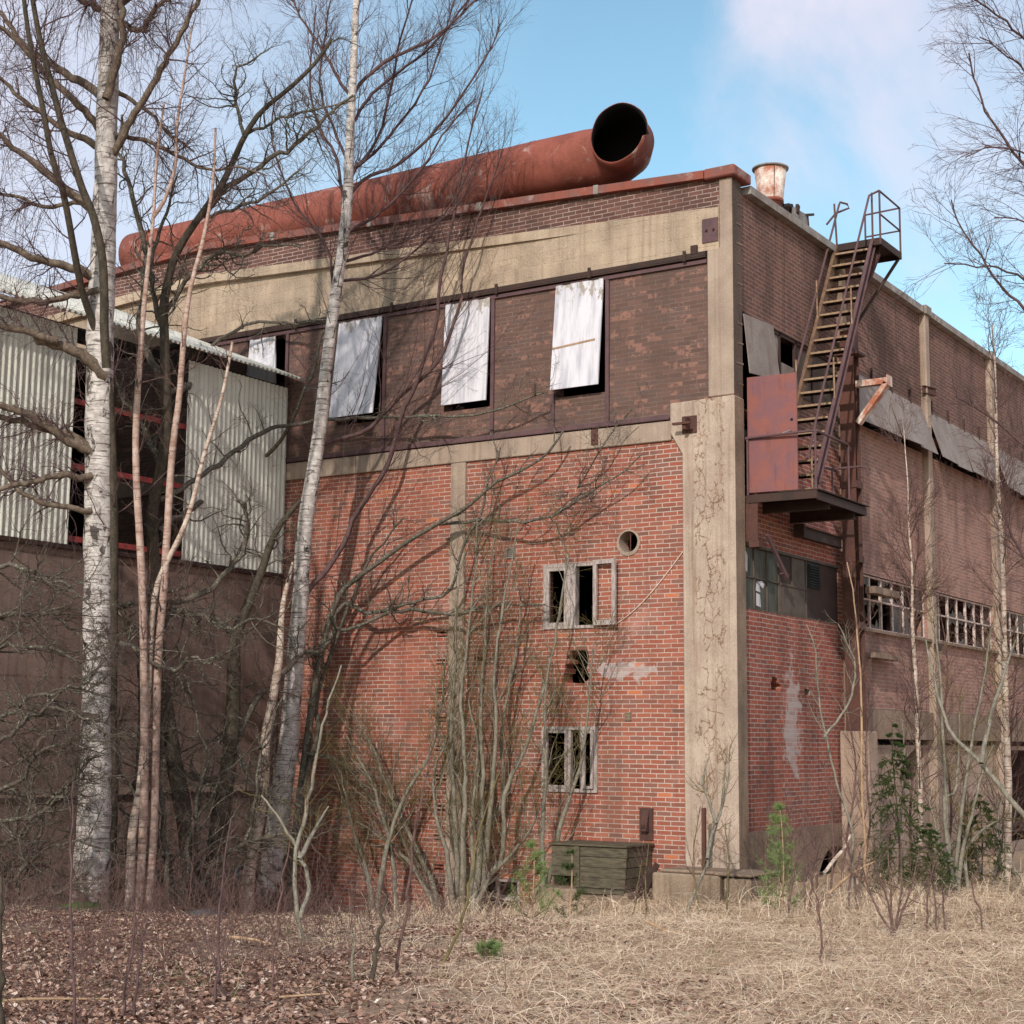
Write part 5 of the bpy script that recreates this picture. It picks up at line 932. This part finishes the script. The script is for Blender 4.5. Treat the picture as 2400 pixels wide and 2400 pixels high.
sapling('alder_clump', 'clump of grey alder saplings behind the young spruces on the right', ['I 1530,1190 1510,1000 1490,700 1470,300 1460,0 H 1420,1500', 'I 1545,1190 1555,950 1590,650 1640,300 1700,0 H 1750,1600', 'I 1560,1185 1570,1030 1650,700 1700,500 1760,350', 'I 1530,1185 1500,900 1480,650 1540,620 1560,400 1570,100', 'I 1620,1180 1600,1000 1610,800', 'I 1550,1180 1580,1000 1700,830 1850,760'], [25, 25.4], 11, (W_, M['bark_olive']), n1=16, L1=.8)
sapling('alder_sapling', 'pale grey alder sapling leaning left before the rusty steel column', ['I 960,1050 965,870 930,740 880,600 810,300 770,80 H 750,1750 700,1600', 'I 800,310 900,180 960,60 H 970,1800 880,1600'], [25.2, 26], 7.5, (W_, W_), n1=12, L1=.6)
sapling('straw_stem_sapling', 'thin straw coloured birch sapling beside the concrete pier', ['I 1040,1180 1030,900 1015,600 1012,300 1008,0 H 990,1700 960,1400 930,1250'], [24.6, 25.2], 8, (TN, R2), n1=26, L1=.7)
sapling('grey_sapling', 'grey sapling with upright shoots before the foundation block', ['I 30,1280 110,1100 160,950 190,800 250,600 270,350', 'I 190,800 140,640 110,560 150,420', 'I 140,1000 160,880 220,700 240,450'], [24, 25], 9, (W_, M['bark_olive']), n1=9, L1=.5)
sapling('grey_sapling', 'slender pale sapling in the foreground just right of the leaning birch', ['C 1715,1520 1690,1330 1670,1150 1680,950 1730,750 1780,500 1830,250 F 0,-100', 'C 1700,1330 1750,1130 1680,940 1560,740 1480,640', 'C 1690,1000 1770,850 1860,700'], [16, 16.6], 13, (W_, M['bark_olive']), n1=9, L1=.45)
sapling('red_sapling', 'dark red brown stem standing in the leaf litter before the brick wall', ['F 300,1720 330,1500 370,1250 400,1000 430,760 470,560 500,380 520,250'], [12.6, 13], 10, (R2, R2), n1=4, L1=.3, n2=0)
sapling('broken_stem', 'thick snapped off dark stem in the foreground leaf litter', ['F 130,1790 180,1640 210,1450 235,1290 262,1195'], [12.2, 12.4], 15, (M['bark_dark'], R2), n1=0)
sapling('broken_stem', 'grey snapped off stem left of the thick dark one', ['F 60,1750 65,1560 62,1370'], [12.4, 12.4], 10, (W_, R2), n1=0)
sapling('bent_sapling', 'olive sapling leaning right from the leaf litter towards the willow', ['F 515,1770 560,1640 640,1450 690,1320 740,1050 790,800 900,500'], [13.5, 14.5], 9, (M['bark_olive'], M['bark_olive']), n1=5, L1=.4)
sapling('red_sapling', 'thin red brown sapling with a stalk of seeds in the straw', ['I 800,1720 785,1500 778,1300 730,1130'], [14.6, 14.8], 7, (R2, R2), n1=6, L1=.35)
sapling('red_shoots', 'bunch of red brown shoots in the straw before the spruces', ['I 1190,1420 1150,1200 1080,1000', 'I 1195,1425 1170,1150 1160,900', 'I 1200,1420 1240,1150 1240,900', 'I 1180,1410 1060,1180 1000,960', 'I 1190,1425 1290,1170 1340,950'], [17.5, 18], 6, (R2, R2), n1=7, L1=.4)
sapling('red_shoots', 'thin red brown shoots right of the pine in front of the side wall', ['I 990,1270 975,1100 1010,950', 'I 940,1180 950,1000 900,820', 'I 720,1260 740,1050 790,850', 'I 690,1180 700,980 680,760', 'I 600,1250 640,1000 620,760'], [22, 23.4], 6, (R2, R2), n1=9, L1=.5)
sapling('red_shoots', 'sparse thin shoots along the foot of the corner column', ['F 1730,1400 1720,1150 1740,900', 'I 90,1260 60,1000 100,700', 'I 250,1250 260,1000 240,800', 'F 1640,1380 1680,1150 1700,1000'], [22.5, 24], 5, (M['bark_olive'], R2), n1=8, L1=.5)
sapling('red_shoots', 'red brown shoots in the straw at the far right', ['I 1440,1400 1420,1180 1400,1050', 'I 1380,1380 1390,1150 1440,980', 'I 1690,1320 1640,1150 1700,1000', 'I 1480,1330 1470,1150'], [18.5, 19.5], 5, (R2, R2), n1=7, L1=.4)
sapling('brush_stems', 'dense grey stems hiding the foot of the side wall at the right', ['I 1700,1130 1640,900 1600,650', 'I 1760,1130 1800,850 1740,560', 'I 1820,1130 1780,800 1850,500', 'I 1900,1140 1850,900 1900,650', 'I 1400,1150 1430,850 1380,550', 'I 1250,1150 1230,800 1260,500 1240,200', 'I 1100,1160 1130,800 1110,500'], [26, 27.5], 8, (W_, R2), cat='shrub', n1=20, L1=.9, n2=5)
sapling('brush_stems', 'reddish brush of thin shoots in the corner by the steel column', ['I 840,1150 850,800 800,450', 'I 900,1150 930,850 980,500 H 900,1900', 'I 760,1150 740,900 700,700', 'I 600,1160 620,900 590,700', 'I 480,1170 470,950 520,760', 'I 1000,1150 1060,800 1040,450 H 1060,1800'], [25.5, 27], 6, (R2, R2), cat='shrub', n1=22, L1=.75, n2=5)
sapling('brush_stems', 'reddish brush of twigs before the second broken window bay', ['I 1500,1120 1520,700 1480,300 H 1500,1800 1450,1500', 'I 1620,1120 1600,700 1640,300 H 1700,1900', 'I 1780,1120 1820,700 1860,300 H 1900,1800', 'I 1300,1120 1290,700 1330,300 H 1290,1850'], [27, 28.2], 7, (R2, R2), cat='shrub', n1=30, L1=.9, n2=6)
sapling('left_edge_stem', 'blurred brown stem at the very left edge of the leaf litter', ['C 0,1932 -5,1700 0,1500 8,1300 5,1100'], [8.6, 8.8], 26, (M['bark_dark'], R2), n1=0)
sapling('purple_stem', 'tall thin purple stem rising from the leaf litter on the left', ['C 420,1932 410,1600 400,1350 395,1080 410,800 415,560'], [9.6, 10], 9, (M['twig'], M['twig']), n1=7, L1=.3, n2=3, L2=.15)
sapling('purple_stem', 'thin purple stem curving up from the litter below the pink birches', ['C 690,1900 720,1650 760,1400 750,1150', 'C 760,1900 800,1500 850,1250'], [10.2, 10.6], 8, (M['twig'], R2), n1=9, L1=.35, n2=3, L2=.15)
sapling('purple_stem', 'thin purple stem before the mossy dark trunk', ['C 1220,1700 1240,1350 1270,1050 1310,760', 'C 1290,1800 1180,1500 1080,1300'], [11, 11.4], 8, (M['twig'], R2), n1=8, L1=.35, n2=3, L2=.15)
sapling('orange_stem', 'thin orange red stem in the bare patch of leaf litter', ['C 1545,1870 1540,1650 1560,1450 1600,1150 1640,900'], [11.2, 11.6], 8, (R2, R2), n1=5, L1=.3, n2=0)
sapling('alder_sapling', 'grey sapling stem slanting across the right edge of the straw', ['P 2420,1935 2300,1790 2235,1725 2190,1600 2170,1500', 'P 2300,1790 2330,1650 2380,1500'], [22, 23.5], 13, (W_, M['bark_olive']), n1=14, L1=.7)
# ---- conifers
def conifer(name, lab, bx_, by_, ty, D_, hw, mat_, dens, whorls, droop, nl, cat='conifer'):
    b = at(bx_, by_, D_); h = (by_-ty)/F_PX*D_; hw = hw/F_PX*D_; b[2] = gz(b[0], b[1]); h = at(bx_, ty, D_)[2]-b[2]
    T = Tree(name, b, lab, cat); zz = np.linspace(-.2, h, 12); P = np.stack([b[0]+.04*np.sin(zz*2), b[1]+0*zz, b[2]+zz], 1); c = (P, np.interp(zz, [-.2, h], [.018, .005])); T.trunk(c, M['twig_tan' if 'pine' in name else 'bark_dark'], 7)
    rng = np.random.default_rng(int(bx_)); bp = []
    for i in range(whorls):
        t = i/(whorls-1); z = h*(.06+.92*t)
        for j in range(rng.integers(4, 7)):
            az_ = rng.uniform(0, 6.283); L = hw*(1-t)**.8*rng.uniform(.6, 1.1)+.05; d = np.array([math.cos(az_), math.sin(az_), .25 if droop < 0 else .1])
            pts = [np.array([b[0], b[1], b[2]+z])]
            for s in range(7): d = d+np.array([0, 0, -droop*.12 if s < 5 else .05])+rng.normal(0, .05, 3); d /= np.linalg.norm(d); pts.append(pts[-1]+d*L/7)
            bp.append(np.array(pts))
    P = np.stack(bp); R = np.broadcast_to(np.linspace(.006, .002, 8), (len(P), 8)); T.add((P, R), 4, 0)
    sub = spawn((P, R), rng, 9 if droop > 0 else 5, -.4, 45, t0=.25, n=5, wig=.08, rmin=.0016); T.add(sub, 3, 0); T.crown([M['bark_olive']], 'branches')
    V = []
    for (Q, _) in ((P, R), sub):
        m = len(Q); n_ = int(dens*m*(1 if Q.shape[1] == 8 else .5)); ix = rng.integers(0, m, n_); f = rng.uniform(.1 if 'pine' not in name else .35, 1, n_)*(Q.shape[1]-1); i = np.minimum(f.astype(int), Q.shape[1]-2); a = (f-i)[:, None]
        p = Q[ix, i]*(1-a)+Q[ix, i+1]*a; tn = Q[ix, i+1]-Q[ix, i]; tn /= np.linalg.norm(tn, axis=1, keepdims=True); q = rng.normal(size=(n_, 3)); q /= np.linalg.norm(q, axis=1, keepdims=True)
        d = tn*.55+q*.75+np.array([0, 0, .15]); d /= np.linalg.norm(d, axis=1, keepdims=True); s = np.cross(d, rng.normal(size=(n_, 3))); s /= np.linalg.norm(s, axis=1, keepdims=True); ln = (nl*rng.uniform(.6, 1.2, n_))[:, None]
        V.append(np.stack([p-s*.0018, p+s*.0018, p+d*ln], 1))
    V = np.concatenate(V); fastmesh('needles', V.reshape(-1, 3), np.arange(len(V)*3).reshape(-1, 3), mat_, T.root, smooth_=False, col=rng.random(len(V)))
conifer('young_pine', 'light green young pine with long needles beside the foundation block', 1832, 2150, 1895, 22.8, 80, M['needle'], 34, 8, -1.5, .11)
conifer('young_pine', 'small pale green pine among the willow stems', 1245, 2200, 1985, 21, 80, M['needle'], 28, 6, -1.5, .10)
conifer('young_pine', 'knee high pale pine seedling in the leaf litter', 1148, 2300, 2225, 14.5, 45, M['needle'], 22, 4, -1.5, .07)
conifer('young_pine', 'small dark green pine between the willow and the plank box', 1335, 2120, 2000, 23.5, 50, M['spruce'], 40, 5, -1., .07)
conifer('young_spruce', 'dark green young spruce with a thin leader before the concrete base', 2105, 2085, 1690, 25.2, 135, M['spruce'], 240, 19, 1.2, .026)
conifer('young_spruce', 'broad low dark spruce between the slim birches', 2300, 2080, 1860, 25.6, 125, M['spruce'], 240, 14, 1.2, .026)
conifer('young_spruce', 'squat dark spruce at the foot of the nearer slim birch', 2180, 2085, 1930, 24.8, 125, M['spruce'], 240, 13, 1.2, .026)

# ================================================================== GROUND COVER
rng = np.random.default_rng(5)
def wedge(n, w0, w1, a0=-.36, a1=.36):                   # points on the ground in front of the building
    w = np.sqrt(rng.uniform(w0*w0, w1*w1, n)); u = w*rng.uniform(a0, a1, n); x = CAM[0]+HF[0]*w+RT0[0]*u; y = CAM[1]+HF[1]*w+RT0[1]*u
    ok = ~((y > -.05) & (x < .1)) & ~((x < -10.05)) & ~((x > -3.3) & (x < .6) & (y > -1.0) & (y < .3)); return x[ok], y[ok], u[ok], w[ok]
def litter(name, n, w0, w1, sz, keep, mat_, tone):
    x, y, u, w = wedge(n, w0, w1); k_ = rng.random(len(x)) < keep(x, y, u, w); x, y = x[k_], y[k_]; m = len(x); z = gz(x, y)+rng.uniform(.004, .035, m)
    a = rng.uniform(0, 6.28, m); d = np.stack([np.cos(a), np.sin(a), rng.normal(0, .45, m)], 1); d /= np.linalg.norm(d, axis=1, keepdims=True)
    s = np.stack([-np.sin(a), np.cos(a), rng.normal(0, .55, m)], 1); s /= np.linalg.norm(s, axis=1, keepdims=True); nrm = np.cross(d, s); L = (sz*rng.uniform(.55, 1.3, m))[:, None]; wd = L*rng.uniform(.3, .5, m)[:, None]; cu = L*rng.uniform(-.1, .35, m)[:, None]
    c = np.stack([x, y, z], 1); V = np.stack([c-d*L*.5+nrm*cu*.5, c-d*L*.1+s*wd+nrm*cu*.6, c+d*L*.5+nrm*cu, c-d*L*.1-s*wd+nrm*cu*.6, c], 1).reshape(-1, 3); i = np.arange(m)*5
    F = np.concatenate([np.stack([i+4, i, i+1], 1), np.stack([i+4, i+1, i+2], 1), np.stack([i+4, i+2, i+3], 1), np.stack([i+4, i+3, i], 1)]); t = np.tile(tone(m), 4)
    return tag(fastmesh(name, V, F, mat_, None, False, t), kind='stuff')
left = lambda x, y, u, w: 1-smooth(u+3.4*vn(x, y, .5, 7)+1.6*vn(x, y, 1.7, 17), -2.6, 2.2)
litter('leaf_litter', 170000, 7, 27, .046, lambda x, y, u, w: np.maximum(.08, left(x, y, u, w))*np.clip(1.25-.035*(w-8), .35, 1.1)*(1-.85*smooth(vn(x, y, .55, 41)+.25*vn(x, y, 2.2, 42), .12, .25)), M['leaf'], lambda m: np.clip(rng.beta(2.2, 2.2, m), 0, 1))
def blades(name, n, w0, w1, keep, mat_, hmin, hmax, flat, wid, tone, segs=4, clump=0):
    x, y, u, w = wedge(n, w0, w1); k_ = rng.random(len(x)) < keep(x, y, u, w); x, y, w = x[k_], y[k_], w[k_]; m = len(x)
    if clump: g_ = rng.integers(0, m, m); q = rng.random(m) < clump; x = np.where(q, x[g_//25*25 % m]+rng.normal(0, .09, m), x); y = np.where(q, y[g_//25*25 % m]+rng.normal(0, .09, m), y); w = np.hypot(x-CAM[0], y-CAM[1])
    p = np.stack([x, y, gz(x, y)-.01], 1); a = rng.uniform(0, 6.28, m)+1.2*vn(x, y, .8, 3); lean = rng.uniform(*flat, m); L = rng.uniform(hmin, hmax, m)*(1+.9*vn(x, y, .7, 4)); O = [p]
    for s in range(segs):
        t = np.minimum(lean+s*.42*rng.uniform(.4, 1.3, m), 1.62); d = np.stack([np.cos(a)*np.sin(t), np.sin(a)*np.sin(t), np.cos(t)], 1); p = p+d*(L/segs)[:, None]; gzz = gz(p[:, 0], p[:, 1])+.012; p[:, 2] = np.maximum(p[:, 2], gzz); O.append(p); a = a+rng.normal(0, .25, m)
    P = np.stack(O, 1); side = np.stack([-np.sin(a), np.cos(a), rng.normal(0, .3, m)], 1); wd = wid*np.maximum(1, w/13)
    ws = np.linspace(1, .25, segs+1); V = np.stack([P-side[:, None]*(wd[:, None]*ws)[..., None], P+side[:, None]*(wd[:, None]*ws)[..., None]], 2).reshape(m, -1, 3); b_ = (np.arange(m)*(segs+1)*2)[:, None]+np.arange(segs)[None]*2
    F = np.stack([b_, b_+1, b_+3, b_+2], -1).reshape(-1, 4); t = np.repeat(tone(m), segs); return tag(fastmesh(name, V.reshape(-1, 3), F, mat_, None, False, t), kind='stuff')
right = lambda x, y, u, w: smooth(u+3.4*vn(x, y, .5, 7)+1.6*vn(x, y, 1.7, 17), -3.0, 1.2)
blades('dry_grass', 230000, 7, 27, lambda x, y, u, w: np.maximum(.06, right(x, y, u, w))*(.35+1.1*(vn(x, y, .9, 8)+.5)), M['straw'], .10, .42, (.75, 1.5), .0022, lambda m: np.clip(rng.beta(2, 1.8, m), 0, 1))
blades('tall_dry_grass', 26000, 17, 27.5, lambda x, y, u, w: smooth(w, 18, 23)*smooth(u/w, -.13, .03)*smooth(vn(x, y, 1.1, 12), -.25, .2), M['straw'], .3, .75, (.1, 1.1), .002, lambda m: rng.beta(2, 2, m), 5)
blades('green_grass', 16000, 7, 26, lambda x, y, u, w: smooth(vn(x, y, 1.2, 21), .12, .32), M['green'], .05, .15, (.2, 1.2), .002, lambda m: rng.random(m), 3)
# purple bramble canes over the litter
x, y, u, w = wedge(2600, 8.5, 24); k_ = rng.random(len(x)) < (1-smooth(u+3*vn(x, y, .5, 30), -1.8, .6))*np.where(w < 12, .45, 1.); x, y = x[k_], y[k_]; m = len(x); p = np.stack([x, y, gz(x, y)-.03], 1); a = rng.uniform(0, 6.28, m); tl = rng.uniform(.05, .7, m); d = np.stack([np.cos(a)*np.sin(tl), np.sin(a)*np.sin(tl), np.cos(tl)], 1); L = rng.uniform(.25, 1.05, m)*np.where(rng.random(m) < .15, 1.6, 1); O = [p]
for s in range(8): d = d+rng.normal(0, .09, (m, 3))+np.array([0, 0, -.09]); d /= np.linalg.norm(d, axis=1, keepdims=True); p = p+d*(L/8)[:, None]; O.append(p)
S = (np.stack(O, 1), np.repeat(np.linspace(.0032, .0014, 9)[None], m, 0)); S2 = spawn(S, rng, 4, .3, 45, up=.02, wig=.1, n=5, rmin=.0012); a_, b_ = tubes(*S, 3), tubes(*S2, 3)
tag(fastmesh('bramble_canes', np.concatenate([a_[0], b_[0]]), np.concatenate([a_[1], b_[1]+len(a_[0])]), M['twig_red']), kind='stuff')
# fallen branches and odd bits
def stick(s, D_, w, m_, name, lab): 
    P, R = curve(s, D_, w); P[:, 2] = np.maximum(P[:, 2], gz(P[:, 0], P[:, 1])+R*.6); V, F = tubes(P[None], R[None], 7); tag(fastmesh(name, V, F, m_), lab, 'branch')
stick('F 1730,1350 1830,1400 1932,1425 I 60,1460 110,1480', [17.6, 17], [9, 8, 3], M['twig_tan'], 'fallen_branch', 'pale fallen branch lying in the straw below the plank box')
stick('I 820,1200 920,1110 1010,1050 1090,1012', [22.5, 23], [8, 7, 4], M['twig_tan'], 'fallen_branch', 'bleached fallen branch slanting up by the young pine')
stick('I 800,1080 860,1000 920,930 950,860', [24.4, 24.8], [9, 9, 5], M['birch_y'], 'fallen_branch', 'white bent birch branch before the hole in the side wall base')
stick('C 20,1800 200,1790 400,1790 640,1790', [9.6, 9.9], [6, 6, 4], M['twig_tan'], 'fallen_branch', 'long straw coloured stick lying in the leaf litter at the left')
stick('C 1300,1440 1420,1450 1540,1480', [15.4, 15.2], [9, 8, 4], M['twig_tan'], 'fallen_branch', 'short pale stick in the leaf litter below the leaning birch')
stick('C 1580,1780 1700,1770 1850,1760', [11, 11], [6, 4], M['twig_tan'], 'fallen_branch', 'thin pale stick on the bare earth patch')
lg = tag(MB().tube([at(70, 2150, 20.6), at(160, 2142, 20.8), at(270, 2132, 21.1)], [.10, .12, .09], 12).build('fallen_log', M['bark_dark'], None, smooth_=True), 'dark mossy fallen log at the foot of the old birch', 'log')
mo = MB().tube([at(140, 2131, 20.75), at(180, 2129, 20.85), at(240, 2126, 21.0)], [.05, .09, .05], 8).build('moss_patch', M['moss'], lg, smooth_=True)
q = at(480, 2128, 21.2); sh_ = MB(); n = 9; rr = np.random.default_rng(2); V = [(q[0]+(i/n-.5)*.75*RT0[0]-(j/n-.5)*.4*HF[0], q[1]+(i/n-.5)*.75*RT0[1]-(j/n-.5)*.4*HF[1], gz(q[0], q[1])+.12*math.sin(i/n*3.14)*math.sin(j/n*3.14)+.05*rr.random()) for i in range(n+1) for j in range(n+1)]
sh_.add(V, [(i*(n+1)+j, i*(n+1)+j+1, (i+1)*(n+1)+j+1, (i+1)*(n+1)+j) for i in range(n) for j in range(n)]); tag(sh_.build('plastic_sheet', M['tarp'], None, smooth_=True), 'crumpled grey plastic sheet lying between the mossy trunks', 'sheet')
